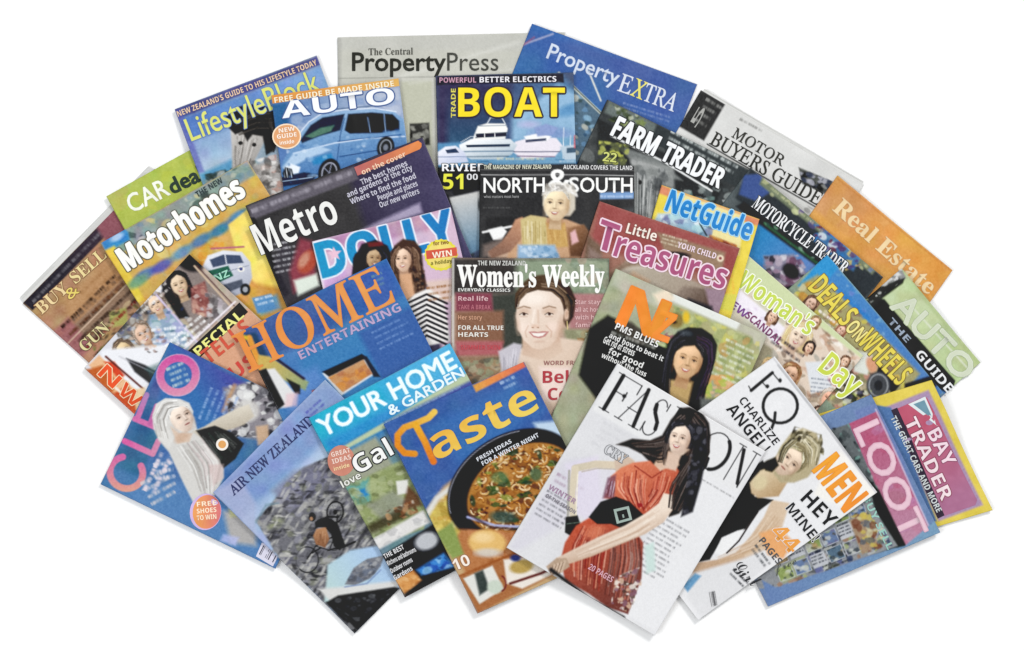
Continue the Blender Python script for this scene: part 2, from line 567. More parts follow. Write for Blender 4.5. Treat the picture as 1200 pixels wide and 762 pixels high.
def hsample(x, y):
    fx = np.clip((x - HX0) / HRES, 0, HW - 1.001); fy = np.clip((y - HY0) / HRES, 0, HH - 1.001)
    i = fx.astype(int); j = fy.astype(int)
    D = HDIL
    return np.maximum(np.maximum(D[j, i], D[j, i + 1]), np.maximum(D[j + 1, i], D[j + 1, i + 1]))


def dilate(A, r):
    B = A.copy()
    for _ in range(r):
        C = B.copy()
        C[1:] = np.maximum(C[1:], B[:-1]); C[:-1] = np.maximum(C[:-1], B[1:])
        D = C.copy()
        D[:, 1:] = np.maximum(D[:, 1:], C[:, :-1]); D[:, :-1] = np.maximum(D[:, :-1], C[:, 1:])
        B = D
    return B


def cubic(n, t):
    """Weights of n evenly spaced samples at positions t in 0..1 (Catmull-Rom)."""
    Wm = np.zeros((len(t), n))
    x = np.clip(t, 0, 1) * (n - 1); i = np.minimum(x.astype(int), n - 2); f = x - i
    w = [(-f + 2 * f ** 2 - f ** 3) / 2, (2 - 5 * f ** 2 + 3 * f ** 3) / 2, (f + 4 * f ** 2 - 3 * f ** 3) / 2, (-f ** 2 + f ** 3) / 2]
    r = np.arange(len(t))
    for k in range(4):
        np.add.at(Wm, (r, np.clip(i + k - 1, 0, n - 1)), w[k])
    return Wm


def bil(q, u, v):
    return q[0] * (1 - u) * (1 - v) + q[1] * u * (1 - v) + q[2] * u * v + q[3] * (1 - u) * v


def magazine(name, TL, TR, BL, base, art, label, thick=3.2, vis=1.0, curl=(0, 0, 0, 0), news=False, step=1.0, group=None, extra=None, seed=1, BR=None):
    """One magazine: page block, cover with its print and lettering, back cover. TL, TR, BL: cover corners as read."""
    global HM, HDIL
    TL, TR, BL = (np.array(p, float) for p in (TL, TR, BL))
    BR = TR + BL - TL if BR is None else np.array(BR, float)
    wpx = np.linalg.norm(TR - TL); hpx = np.linalg.norm(BL - TL)
    T = thick * 1.2 / 1000
    HDIL = dilate(HM, 2)
    nu, nv = 26, 34
    gu, gv = np.meshgrid(np.linspace(0, 1, nu), np.linspace(0, 1, nv))
    PX = bil([p[0] for p in (TL, TR, BR, BL)], gu, gv); PY = bil([p[1] for p in (TL, TR, BR, BL)], gu, gv)
    zc = np.array([.012] * 4)
    for it in range(3):
        zz = bil(zc, gu, gv)
        wx, wy = to_world(PX, PY, zz)
        h = hsample(wx, wy) + .0007
        z = h.copy()
        for _ in range(70):
            p = np.pad(z, 1, mode='edge')
            z = np.maximum(h, (p[:-2, 1:-1] + p[2:, 1:-1] + p[1:-1, :-2] + p[1:-1, 2:]) / 4)
        zt = z + T
        zc = np.array([zt[0, 0], zt[0, -1], zt[-1, -1], zt[-1, 0]])
    # slightly lifted corners of the upper sheets
    lift = np.zeros_like(z)
    for k, (cu, cv) in enumerate(((0, 0), (1, 0), (1, 1), (0, 1))):
        d = np.hypot((gu - cu) * wpx, (gv - cv) * hpx)
        lift += curl[k] / 1000 * np.exp(-(d / 34.0) ** 2)
    zt = zt + lift
    # write the top into the height map
    fu = np.linspace(0, 1, 110); fv = np.linspace(0, 1, 150)
    A, B = cubic(nv, fv), cubic(nu, fu)
    top = A @ zt @ B.T
    fx = A @ wx @ B.T; fy = A @ wy @ B.T
    ii = np.clip(np.round((fx - HX0) / HRES).astype(int), 0, HW - 1); jj = np.clip(np.round((fy - HY0) / HRES).astype(int), 0, HH - 1)
    np.maximum.at(HM, (jj, ii), top)

    root = bpy.data.objects.new(name, None); COL.objects.link(root)
    root.empty_display_size = .02
    ox, oy, oz = float(wx.mean()), float(wy.mean()), float(z.min())
    root.location = (ox, oy, oz)
    O = np.array([ox, oy, oz])
    root['label'] = label; root['category'] = 'newspaper' if news else 'magazine'
    root['group'] = 'magazines and papers fanned out on the white surface'
    M = M_NEWS if news else M_GLOSS

    def place(u, v, layer=1.0, dz=0.0, inset=0.0):
        """Points (u, v as flat arrays) at a layer between bottom 0 and top 1."""
        px = TL[0] * (1 - u) * (1 - v) + TR[0] * u * (1 - v) + BR[0] * u * v + BL[0] * (1 - u) * v
        py = TL[1] * (1 - u) * (1 - v) + TR[1] * u * (1 - v) + BR[1] * u * v + BL[1] * (1 - u) * v
        zp = bil(zc, u, v)
        X, Y = to_world(px, py, zp)
        x = np.clip(u, 0, 1) * (nu - 1); y = np.clip(v, 0, 1) * (nv - 1)
        return px, py, X, Y

    def height(u, v):
        Wu, Wv = cubic(nu, np.clip(u, 0, 1)), cubic(nv, np.clip(v, 0, 1))
        return np.einsum('ij,jk,ik->i', Wv, zt, Wu), np.einsum('ij,jk,ik->i', Wv, z, Wu)

    # --- cover: fine sheet
    n1 = max(8, int(wpx / step)); U = np.linspace(0, 1, n1 + 1)
    nf = max(6, int(hpx * vis / step)); V = np.linspace(0, vis, nf + 1)
    if vis < 1: V = np.concatenate([V, np.linspace(vis, 1, max(4, int(hpx * (1 - vis) / 5)) + 1)[1:]])
    Zf = cubic(nv, V) @ zt @ cubic(nu, U).T
    uu, vv = np.meshgrid(U, V)
    px, py, X, Y = place(uu.ravel(), vv.ravel())
    ink = Print(px, py, base, seed)
    ink.TL, ink.TR, ink.BL, ink.BR = TL, TR, BL, BR
    art(ink)
    ink.grain(1.7, .02, 50)
    lum_ = ink.C @ np.array([.3, .59, .11])
    busy = np.exp(-((lum_ - .5) / .28) ** 2)[:, None]      # half-tone texture shows most in the middle tones
    ink.C = ink.C + busy * (vnoise(px / 1.5, py / 1.5, seed + 5)[:, None] - .5) * .05
    ink.C = np.where(ink.C < .62, .62 + (ink.C - .62) * 1.17, ink.C)
    lum_ = ink.C @ np.array([.3, .59, .11])
    ink.C = lum_[:, None] + (ink.C - lum_[:, None]) * .92
    ink.C = np.clip(ink.C + (ink.rng.rand(len(px), 1) - .5) * .02, 0, 1)
    nr, nc = len(V), len(U)
    co = np.stack([X - ox, Y - oy, Zf.ravel() - oz], 1)
    idx = np.arange(nr * nc).reshape(nr, nc)
    quads = np.stack([idx[:-1, :-1], idx[1:, :-1], idx[1:, 1:], idx[:-1, 1:]], -1).reshape(-1, 4)
    C = albedo(ink.C)
    # thin turned-down rim, and the folded spine along the left side
    rim = np.concatenate([idx[0, :], idx[1:, -1], idx[-1, -2::-1], idx[-2:0:-1, 0]])
    rco = co[rim].copy(); rco[:, 2] -= .0005
    nb = len(co); m = len(rim); a = np.arange(m); b = (a + 1) % m
    rq = np.stack([rim[b], rim[a], nb + a, nb + b], 1)[:, ::-1]
    sp = idx[:, 0]
    d2 = co[idx[:, 1]] - co[sp]; d2[:, 2] = 0; d2 /= np.linalg.norm(d2, axis=1)[:, None] + 1e-9
    rows = []; base_i = nb + m
    for k, (off, fr) in enumerate(((.0007, .25), (.0009, .6), (.0004, .96))):
        r = co[sp] - d2 * off
        r[:, 2] -= T * fr
        rows.append(r)
    allco = np.concatenate([co, rco] + rows)
    C2 = np.concatenate([C, C[rim] * .9 + .06] + [C[sp]] * 3)
    sq = []
    prev = sp
    for k in range(3):
        cur = base_i + k * nr + np.arange(nr)
        sq.append(np.stack([prev[:-1], cur[:-1], cur[1:], prev[1:]], 1)); prev = cur
    cover = mesh_obj('cover', allco, np.concatenate([quads, rq] + sq), None, M, root, C2)

    # --- page block with its layered, slightly uneven edges
    n2u, n2v = 22, 28
    U2 = np.linspace(.004, .994, n2u); V2 = np.linspace(.004, .996, n2v)
    uu, vv = np.meshgrid(U2, V2)
    _, _, X2, Y2 = place(uu.ravel(), vv.ravel())
    Zt2 = (cubic(nv, V2) @ zt @ cubic(nu, U2).T).ravel(); Zb2 = (cubic(nv, V2) @ z @ cubic(nu, U2).T).ravel()
    id2 = np.arange(n2u * n2v).reshape(n2v, n2u)
    rim2 = np.concatenate([id2[0, :], id2[1:, -1], id2[-1, -2::-1], id2[-2:0:-1, 0]])
    lay = 7 if T > .002 else 4
    cx, cy = X2.mean(), Y2.mean()
    blk = [np.stack([X2 - ox, Y2 - oy, Zt2 - .0006 - oz], 1)]
    rngp = np.random.RandomState(seed + 99)
    ring_i = [rim2]
    nbase = len(X2)
    for k in range(1, lay):
        fr = k / lay
        e = (rngp.rand() - .35) * .0011
        rx = X2[rim2] - cx; ry = Y2[rim2] - cy; L = np.hypot(rx, ry)
        zz = (Zt2[rim2] - .0006) * (1 - fr) + (Zb2[rim2] + .0004) * fr
        blk.append(np.stack([X2[rim2] + rx / L * e - ox, Y2[rim2] + ry / L * e - oy, zz - oz], 1))
        ring_i.append(nbase + np.arange(len(rim2))); nbase += len(rim2)
    blk.append(np.stack([X2 - ox, Y2 - oy, Zb2 + .0004 - oz], 1))
    ring_i.append(nbase + rim2)
    qs = [np.stack([id2[:-1, :-1], id2[1:, :-1], id2[1:, 1:], id2[:-1, 1:]], -1).reshape(-1, 4)]
    qs.append((nbase + qs[0])[:, ::-1])
    for r0, r1 in zip(ring_i[:-1], ring_i[1:]):
        qs.append(np.stack([np.roll(r0, -1), r0, r1, np.roll(r1, -1)], 1)[:, ::-1])
    mesh_obj('page_block', np.concatenate(blk), np.concatenate(qs), None, M_NEWSPAGES if news else M_PAGES, root, smooth=False)
    # --- back cover
    if not news:
        U3 = np.linspace(0, .998, 24); V3 = np.linspace(0, 1, 30)
        uu, vv = np.meshgrid(U3, V3)
        _, _, X3, Y3 = place(uu.ravel(), vv.ravel())
        Z3 = (cubic(nv, V3) @ z @ cubic(nu, U3).T).ravel() + .0002
        id3 = np.arange(24 * 30).reshape(30, 24)
        q3 = np.stack([id3[:-1, :-1], id3[1:, :-1], id3[1:, 1:], id3[:-1, 1:]], -1).reshape(-1, 4)[:, ::-1]
        c3 = np.tile(C.mean(0) * .6 + .25, (len(X3), 1))
        mesh_obj('back_cover', np.stack([X3 - ox, Y3 - oy, Z3 - oz], 1), q3, None, M, root, c3)

    # --- lettering, flat shapes lying on the cover
    e1 = TR - TL; e2 = BL - TL
    Minv = np.linalg.inv(np.array([[e1[0], e2[0]], [e1[1], e2[1]]]))
    nth = 0
    for (st_, p, q, hh, col, font, nm, out, ow, shear, out2, ow2, lf) in ink.texts:
        if st_ is None:
            P = np.array(p, float); m_ = P.mean(0)
            bx = np.append(P[:, 0], m_[0]); by = np.append(P[:, 1], m_[1]); n_ = len(P)
            gf = np.array([(i, n_, (i + 1) % n_) for i in range(n_)])
            bx, by, gf = refine(bx, by, gf, 10.0)
        else:
            gx, gy, gf = string_mesh(st_, font)
            p = np.array(p, float); q = np.array(q, float)
            r = q - p; up = np.array([r[1], -r[0]]); up = up / np.linalg.norm(up) * hh
            up = up + r / np.linalg.norm(r) * shear * hh
            bx = p[0] + gx * r[0] + gy * up[0]; by = p[1] + gx * r[1] + gy * up[1]
            if hh > 12: bx, by, gf = refine(bx, by, gf, 9.0)
        layers = []
        if out2 is not None: layers.append((out2, ow2, 1))
        if out is not None: layers.append((out, ow, 1 if out2 is None else 2))
        layers.append((col, 0, 3 if st_ is not None else 0))
        co_, f_, c_ = [], [], []; nn = 0
        for (cc, w, lv) in layers:
            offs = [(0, 0)] if w == 0 else [(w * math.cos(t), w * math.sin(t)) for t in np.linspace(0, 2 * math.pi, 9)[:-1]]
            for j, (ax, ay) in enumerate(offs):
                x, y = bx + ax, by + ay
                uvw = Minv @ np.stack([x - TL[0], y - TL[1]])
                u, v = uvw
                _, _, X4, Y4 = place(u, v)
                Z4, _ = height(u, v)
                Z4 = Z4 + .00022 + lv * .00010 + j * .000008 + (nth % 5) * .00003 + lf * .0001
                co_.append(np.stack([X4 - ox, Y4 - oy, Z4 - oz], 1)); f_.append(gf + nn); nn += len(u)
                if isinstance(cc, tuple) and len(cc) == 4:
                    cl = ink._col(cc, x, y)
                else:
                    cl = np.tile(hexc(cc), (len(u), 1))
                c_.append(albedo(np.clip(cl + (vnoise(x / 5, y / 5, seed)[:, None] - .5) * .05, 0, 1)))
        o = mesh_obj(nm, np.concatenate(co_), None, np.concatenate(f_), M_INK, cover, np.concatenate(c_), smooth=False)
        nth += 1
    if extra: extra(root, place, height, O)
    return root


# ==================================================================== covers, back of the fan first
# All points are measured on the photograph (1200 x 762).

def art_property_press(A):
    A.grain(30, .05)
    A.poly([(392, 44), (700, 38), (700, 60), (392, 58)], '#bdbdb8', 6, .5)
    A.line([(396, 92), (640, 88)], 1.0, '#8d8d86', .6, .7)
    A.poly([(470, 96), (506, 94), (507, 262), (470, 264)], '#b7b9a0', 2, .6)
    A.body((400, 108), (470, 106), 26, 6, 3, '#77776f', .45, .1)
    A.poly([(480, 145), (503, 144), (504, 170), (481, 171)], '#4c4c4a', 1)
    A.speck([(480, 145), (503, 144), (504, 170), (481, 171)], ['#7d7d78', '#303030', '#9a9a92'], 14, 3)
    A.line([(400, 110), (606, 50)], 3, '#e2e2dc', 3, .45)
    A.line([(480, 98), (640, 76)], 2, '#d8d8d2', 2, .4)
    A.line([(398, 46), (396, 300)], 3, '#8f8f8b', 2.5, .5)
    A.text('The Central', (432, 65), (484, 64), 8, '#55554f', 'B', 'headline')
    A.text('Property', (413, 83), (522, 83), 21, '#33342f', 'g', 'title', out='#33342f', ow=.55)
    A.text('Press', (524, 83), (584, 83), 21, '#4a4b46', 'g', 'title', out=None)


def art_property_extra(A):
    A.poly([(560, 20), (830, 95), (800, 180), (540, 110)], ('#5468a0', '#4672ae', (640, 30), (600, 110)), 8, .8)
    A.grain(25, .03, tint=.03)
    A.line([(611, 53), (648, 40)], 2, '#b9b4cc', 1, .8)
    A.line([(610, 55), (626, 44)], 2, '#9c5b74', 1, .7)
    A.line([(642, 62), (655, 66)], 1, '#7186bd', 1)
    # picture of a marina in the lower part
    P = [(652, 85), (730, 150), (700, 330), (560, 330), (560, 85)]
    A.poly(P, '#3f78b4', 1.5)
    A.poly([(652, 85), (720, 146), (690, 190), (640, 190), (640, 100)], '#5d7486', 2)
    A.speck([(660, 95), (722, 150), (700, 190), (650, 180)], ['#8fb4cf', '#3d5a78', '#c9c6b4', '#405050', '#6f94b8'], 60, 3.2, .7, 40)
    A.line([(655, 86), (718, 146)], 3.4, '#c3c8bd', .7)
    A.line([(658, 88), (716, 144)], 1.2, '#59625f', .5)
    A.line([(690, 84), (704, 118)], 2, '#d7d9d2', .8)
    A.body((730, 122), (785, 139), 2, 5, 3, '#8a9ac4', .7)
    A.text('Property', (640, 68), (722, 100), 18, '#cfd8e6', 'g', 'title', out='#aebedb', ow=.5)
    A.text('E', (723, 106), (737, 111), 21, '#d4dbe8', 'I', 'title', out='#d4dbe8', ow=.3)
    A.text('X', (738, 111), (752, 117), 21, '#e3dc7a', 'I', 'title', out='#e3dc7a', ow=.3)
    A.text('TRA', (752, 117), (789, 131), 21, '#d4dbe8', 'I', 'title', out='#d4dbe8', ow=.3)


def art_motor_buyers(A):
    A.grain(22, .05)
    A.poly([(812, 100), (850, 122), (825, 165), (790, 145)], '#4b4b4b', 1)
    A.body((826, 118), (846, 130), 4, 9, 5, '#9b9b98', .8, .3)
    A.text('5', (815, 150), (828, 128), 9, '#a7a7a3', 'g', 'headline')
    A.line([(829, 169), (960, 245)], 1.6, '#434343', .6)
    A.poly([(829, 171), (990, 264), (900, 420), (740, 320)], '#cfcfcc', 1)
    A.speck([(829, 173), (990, 266), (960, 300), (815, 215)], ['#8b8b88', '#5a5a5a', '#a9a9a6', '#c9c9c6'], 70, 4, .7, 30)
    P = [(936, 196), (976, 213), (971, 229), (940, 215)]
    A.poly(P, '#60625f', 1)
    A.speck(P, ['#3d3d3d', '#8e8f8d', '#a8a9b5', '#4b5060'], 40, 3, .85, 30)
    A.body((866, 141), (892, 155), 1, 6, 4, '#8d8d8b', .8)
    A.text('MOTOR', (857, 160), (916, 195), 12.5, '#3a3a36', 'I', 'title', out='#3a3a36', ow=.25)
    A.text('BUYERS GUIDE', (831, 168), (958, 241), 16, '#343430', 'I', 'title', out='#343430', ow=.3)


def art_real_estate(A):
    A.poly([(980, 205), (1117, 317), (1085, 352), (952, 243)], ('#dd9a52', '#c98e62', (1060, 260), (965, 250)), 4, .8)
    A.grain(20, .05, tint=.05)
    A.speck([(980, 208), (1116, 317), (1088, 350), (955, 245)], ['#e08f48', '#d6a255', '#cf9668'], 26, 9, .25)
    A.line([(982, 210), (1115, 318)], 1.4, '#c07f46', 1, .7)
    A.text('Real Estate', (975, 246), (1087, 346), 19, '#e8cfa2', 'B', 'title', out='#d9b184', ow=.6)


def art_auto_guide(A):
    A.poly([(1056, 316), (1150, 425), (1117, 462), (1025, 350)], ('#bccb9c', '#b4c592', (1060, 330), (1130, 440)), 3)
    A.grain(12, .07, tint=.03)
    A.line([(1062, 352), (1138, 436)], 2, '#dce0d2', .8, .7)
    A.line([(1075, 340), (1146, 426)], 3, '#9fb27a', 2, .6)
    A.poly([(1030, 352), (1036, 352), (1119, 446), (1115, 462), (1108, 462), (1010, 352)], '#1d2520', 1)
    A.poly([(900, 448), (1010, 350), (1112, 462), (1000, 560)], '#5b86c0', 1)
    A.speck([(1000, 350), (1112, 455), (1080, 470), (980, 370)], ['#86a9cc', '#3f67a8', '#9a9acb', '#6f9bc0'], 90, 3.4, .6, 46)
    A.poly([(1028, 350), (1036, 351), (1119, 447), (1112, 462), (1094, 452), (1022, 372)], '#23282a', 1.2)
    P = [(1056, 314), (1062, 326), (1020, 356), (1008, 338), (1040, 316)]
    A.poly(P, '#8f9190', 1)
    A.poly([(1012, 336), (1046, 313), (1056, 322), (1028, 338)], '#cfd0cf', 1)
    A.poly([(1012, 344), (1060, 326), (1058, 332), (1028, 354), (1016, 350)], '#22261f', 1.2)
    A.speck(P, ['#222', '#c8c8c8', '#707272', '#efefef'], 28, 2.6, .8, -30)
    A.text('AUTO', (1043, 360), (1126, 447), 27, '#ccd3bd', 'g', 'title', out='#d6dbca', ow=.8, out2='#b0be9a', ow2=1.6)
    A.text('THE', (1040, 377), (1062, 402), 8, '#9aa7b8', 'S', 'headline')
    A.text('GUIDE', (1072, 416), (1110, 461), 11, '#e6e8ea', 'S', 'title')


def art_bay_trader(A):
    A.grain(14, .05)
    # crimson panel inside a yellow border, dark strip at its foot
    A.poly([(1038, 477), (1088, 457), (1152, 592), (1100, 611)], '#a88fae', 1.5)
    A.patch('panel', [(1049, 480), (1079, 467), (1086, 466), (1145, 586), (1143, 592), (1106, 605)], ('#b85a70', '#a9708f', (1070, 500), (1115, 585)))
    A.patch('logo', [(1064, 474), (1084, 465), (1099, 500)], '#d9e2e4')
    A.patch('logo', [(1070, 474), (1083, 469), (1093, 492)], '#6f94a4')
    A.poly([(1000, 470), (1044, 478), (1098, 611), (1000, 620)], '#5c7aa8', 1)
    A.patch('strip', [(1044, 481), (1051, 478), (1107, 604), (1099, 608)], '#3a3240')
    A.text('THE GREAT CARS AND MORE', (1043, 490), (1098, 601), 7, '#cfd6d6', 'S', 'headline')
    A.text('BAY', (1086, 508), (1108, 548), 16, '#ecd5de', 'S', 'title', out='#8a4a66', ow=1)
    A.text('TRADER', (1059, 494), (1104, 588), 15, '#ecd9de', 'S', 'title', out='#8a4258', ow=1)


def art_loot(A):
    A.grain(14, .04)
    A.poly([(1000, 482), (1034, 470), (1088, 622), (1064, 642)], '#7485b4', 2)
    P = [(994, 497), (1028, 482), (1090, 620), (1058, 646)]
    A.poly(P, ('#b2607c', '#b98aa0', (1010, 500), (1075, 630)), .8)
    A.speck(P, ['#c07a92', '#a06d78', '#b887b4', '#c05a78'], 30, 8, .3)
    A.line([(1026, 480), (1090, 620)], 1.6, '#c2b6d2', .8)
    A.poly([(970, 505), (994, 497), (1060, 646), (1020, 650)], '#6c7274', 1)
    A.speck([(965, 505), (994, 497), (1062, 648), (1030, 655)], ['#31363a', '#a7adae', '#505658', '#7ba39a'], 80, 3, .8, 62)
    A.poly([(1015, 560), (1030, 575), (1062, 640), (1040, 648)], '#2f3531', 1)
    N = [(890, 690), (980, 640), (1005, 585), (1040, 640), (905, 694)]
    A.poly([(880, 690), (960, 560), (1020, 590), (1052, 640), (905, 690)], '#8d9094', 1)
    A.speck([(900, 690), (985, 620), (1020, 590), (1046, 640), (908, 690)], ['#55585c', '#c2c6b8', '#a0a86e', '#6a6f9a', '#9c7a63', '#3f4a66', '#b9bcc0'], 130, 5, .75, 60)
    A.poly([(908, 668), (942, 650), (952, 668), (918, 684)], '#9aa183', 1.2)
    A.body((956, 648), (985, 634), 6, 5, 3, '#3b3e40', .8)
    r_ = (.93, -.36); d_ = (.36, .93)
    cols = ['#8b9a62', '#8f9296', '#6d7fa0', '#b39a70', '#7a6f8e', '#9aa0a4', '#5f7486']
    for k in range(6):
        for j in range(3):
            x, y = 915 + k * 21 * r_[0] - j * 20 * d_[0], 682 + k * 21 * r_[1] - j * 20 * d_[1]
            q = [(x, y), (x + 18 * r_[0], y + 18 * r_[1]), (x + 18 * r_[0] - 16 * d_[0], y + 18 * r_[1] - 16 * d_[1]), (x - 16 * d_[0], y - 16 * d_[1])]
            if (k + j) % 3 == 2:
                A.poly(q, '#b9bcc2', .6); A.body(q[3], q[2], 4, 4, 2.4, '#3c3f46', .8, .2)
                continue
            A.poly(q, cols[(k * 2 + j * 3) % 7], .6)
            A.speck(q, ['#3e464c', '#c9ccc4', cols[(k + j) % 7], '#5c5348', '#a5b07c'], 9, 3, .7, 0)
            A.line([q[0], q[1], q[2], q[3]], .8, '#c9ced8', .4, .7, True)
    A.poly([(995, 610), (1015, 600), (1030, 640), (1010, 650)], '#a08a74', 1.5)
    A.speck([(995, 606), (1020, 598), (1040, 640), (1010, 650)], ['#c9b55c', '#7a4f3f', '#c8c39d', '#5d6570'], 30, 4, .7)
    A.poly([(893, 680), (902, 710), (1102, 627), (1096, 610), (1060, 640), (1045, 643), (912, 690)], ('#6f86b2', '#7a9ab8', (900, 700), (1100, 620)), 1.2)
    A.text('BUY SELL', (1010, 583), (1040, 645), 8, '#9cc9be', 'S', 'headline')
    A.text('LOOT', (1000, 504), (1060, 634), 30, '#e4c3cf', 'g', 'title', out='#dcb0c2', ow=1.2)
    A.text('free', (908, 672), (934, 660), 8, '#5a5f55', 'C', 'headline')


def art_farm_trader(A):
    A.grain(16, .08)
    A.speck([(700, 120), (890, 205), (800, 420), (600, 330)], ['#5d6060', '#6f7372', '#474a4b', '#848887'], 120, 7, .5)
    A.poly([(714, 118), (890, 206), (886, 216), (708, 132)], '#7f8a86', 2, .7)
    A.speck([(716, 122), (760, 140), (750, 156), (712, 140)], ['#7f8d55', '#4f5a3e', '#c5cbb0', '#39412f'], 26, 4, .7)
    A.poly([(770, 145), (878, 200), (868, 222), (762, 165)], '#454a4c', 2)
    A.poly([(700, 138), (745, 162), (848, 216), (836, 244), (700, 176)], '#3d3f40', 2)
    A.poly([(722, 170), (770, 186), (800, 212), (755, 204)], '#8b8f8e', 2, .8)
    A.poly([(738, 184), (790, 196), (790, 270), (752, 274)], '#8d908f', 3)
    A.speck([(738, 186), (785, 200), (780, 275), (748, 272)], ['#b9bbba', '#7d807f', '#55585a', '#a3a5a4'], 60, 5, .5, 80)
    A.ell(771, 216, 5, 8, '#55585a', 20, 2, .8)
    A.ell(752, 238, 8, 20, '#c0c2c1', 8, 4, .5)
    A.line([(748, 196), (742, 230), (752, 270)], 3, '#5d6061', 2, .6)
    A.speck([(800, 215), (880, 225), (860, 260), (790, 250)], ['#7fa09a', '#c2c9c6', '#5c6364', '#9ba3a1'], 50, 4, .7)
    A.line([(716, 159), (778, 190), (834, 224)], 2.2, '#e8eaea', .7)
    A.speck([(702, 165), (738, 170), (734, 195), (700, 192)], ['#c3c85c', '#6b7050', '#aab062', '#4d5244'], 34, 3, .85)
    A.text('22', (706, 189), (722, 191), 11, '#cdd37a', 'S', 'headline', out='#3e4436', ow=.8)
    A.body((785, 156), (866, 200), 2, 8, 5, '#d3dad8', .8, .1)
    A.text('FARM', (715, 158), (765, 183), 24, '#eef0f2', 'S', 'title', out='#eef0f2', ow=.6, out2='#2c2e30', ow2=1.8)
    A.strands([(742, 196), (744, 270)], [(778, 206), (768, 276)], 60, ['#c9cbca', '#5c5f60', '#a2a5a4', '#3f4243'], 1.3, .5)
    A.ell(750, 214, 2, 2.6, '#1f2021', 0, .6); A.ell(746, 256, 3, 1.8, '#2a2b2c', 0, .6); A.ell(756, 258, 3, 1.8, '#2a2b2c', 0, .6)
    A.text('TRADER', (773, 187), (842, 221), 23, '#eef0f2', 'S', 'title', out='#eef0f2', ow=.5, out2='#2c2e30', ow2=1.8)


def art_motorcycle(A):
    A.grain(14, .07)
    A.poly([(880, 197), (1036, 326), (1010, 352), (862, 232)], '#3f4448', 2)
    A.poly([(872, 205), (905, 203), (908, 222), (886, 236), (866, 228)], '#4c5f92', 2)
    A.poly([(895, 203), (1030, 312), (1022, 322), (890, 216)], '#77806a', 1.6)
    A.speck([(896, 206), (1028, 312), (1018, 322), (888, 222)], ['#c0c795', '#5b5482', '#7784a2', '#30363a', '#b0b48a', '#62558c'], 80, 3.6, .8, 40)
    A.body((905, 216), (1000, 296), 2, 6, 4, '#d2d3a4', .6, .1)
    A.poly([(948, 278), (975, 268), (1010, 300), (1000, 318), (980, 306)], '#4a7db4', 2, .8)
    A.speck([(952, 262), (985, 270), (1010, 310), (990, 318), (955, 290)], ['#3a78b8', '#c9b06a', '#5a4a7a', '#d8dce0', '#733a48'], 34, 4, .8)
    A.poly([(862, 242), (872, 236), (1000, 336), (988, 348)], '#34383c', 1.5)
    A.line([(896, 262), (962, 312)], 3, '#3d6148', 1)
    A.speck([(890, 252), (960, 300), (970, 315), (900, 268)], ['#6fa07a', '#8fb39a', '#3e5a50'], 30, 3, .7, 38)
    # picture under the title: blue sky and a rider
    A.poly([(880, 256), (965, 318), (945, 372), (870, 372), (840, 300)], ('#3d86c0', '#6a86c0', (900, 270), (950, 320)), 2)
    A.poly([(895, 300), (930, 298), (952, 330), (945, 365), (900, 360)], '#8a8597', 3)
    A.speck([(893, 300), (935, 298), (955, 330), (945, 365), (900, 360)], ['#2d2c33', '#b4a6b5', '#6b4a5e', '#d0ccd4', '#4a4752', '#9a7f93'], 70, 4, .75)
    A.ell(927, 318, 11, 8, '#2c2b31', 35, 2)
    A.poly([(916, 338), (930, 334), (952, 354), (944, 368), (924, 356)], '#37343c', 1)
    A.body((918, 344), (944, 366), 4, 5, 3, '#f0eff2', .9)
    A.text('MOTORCYCLE TRADER', (880, 242), (987, 322), 15.5, '#eceef0', 'B', 'title', out='#282b2e', ow=.9)


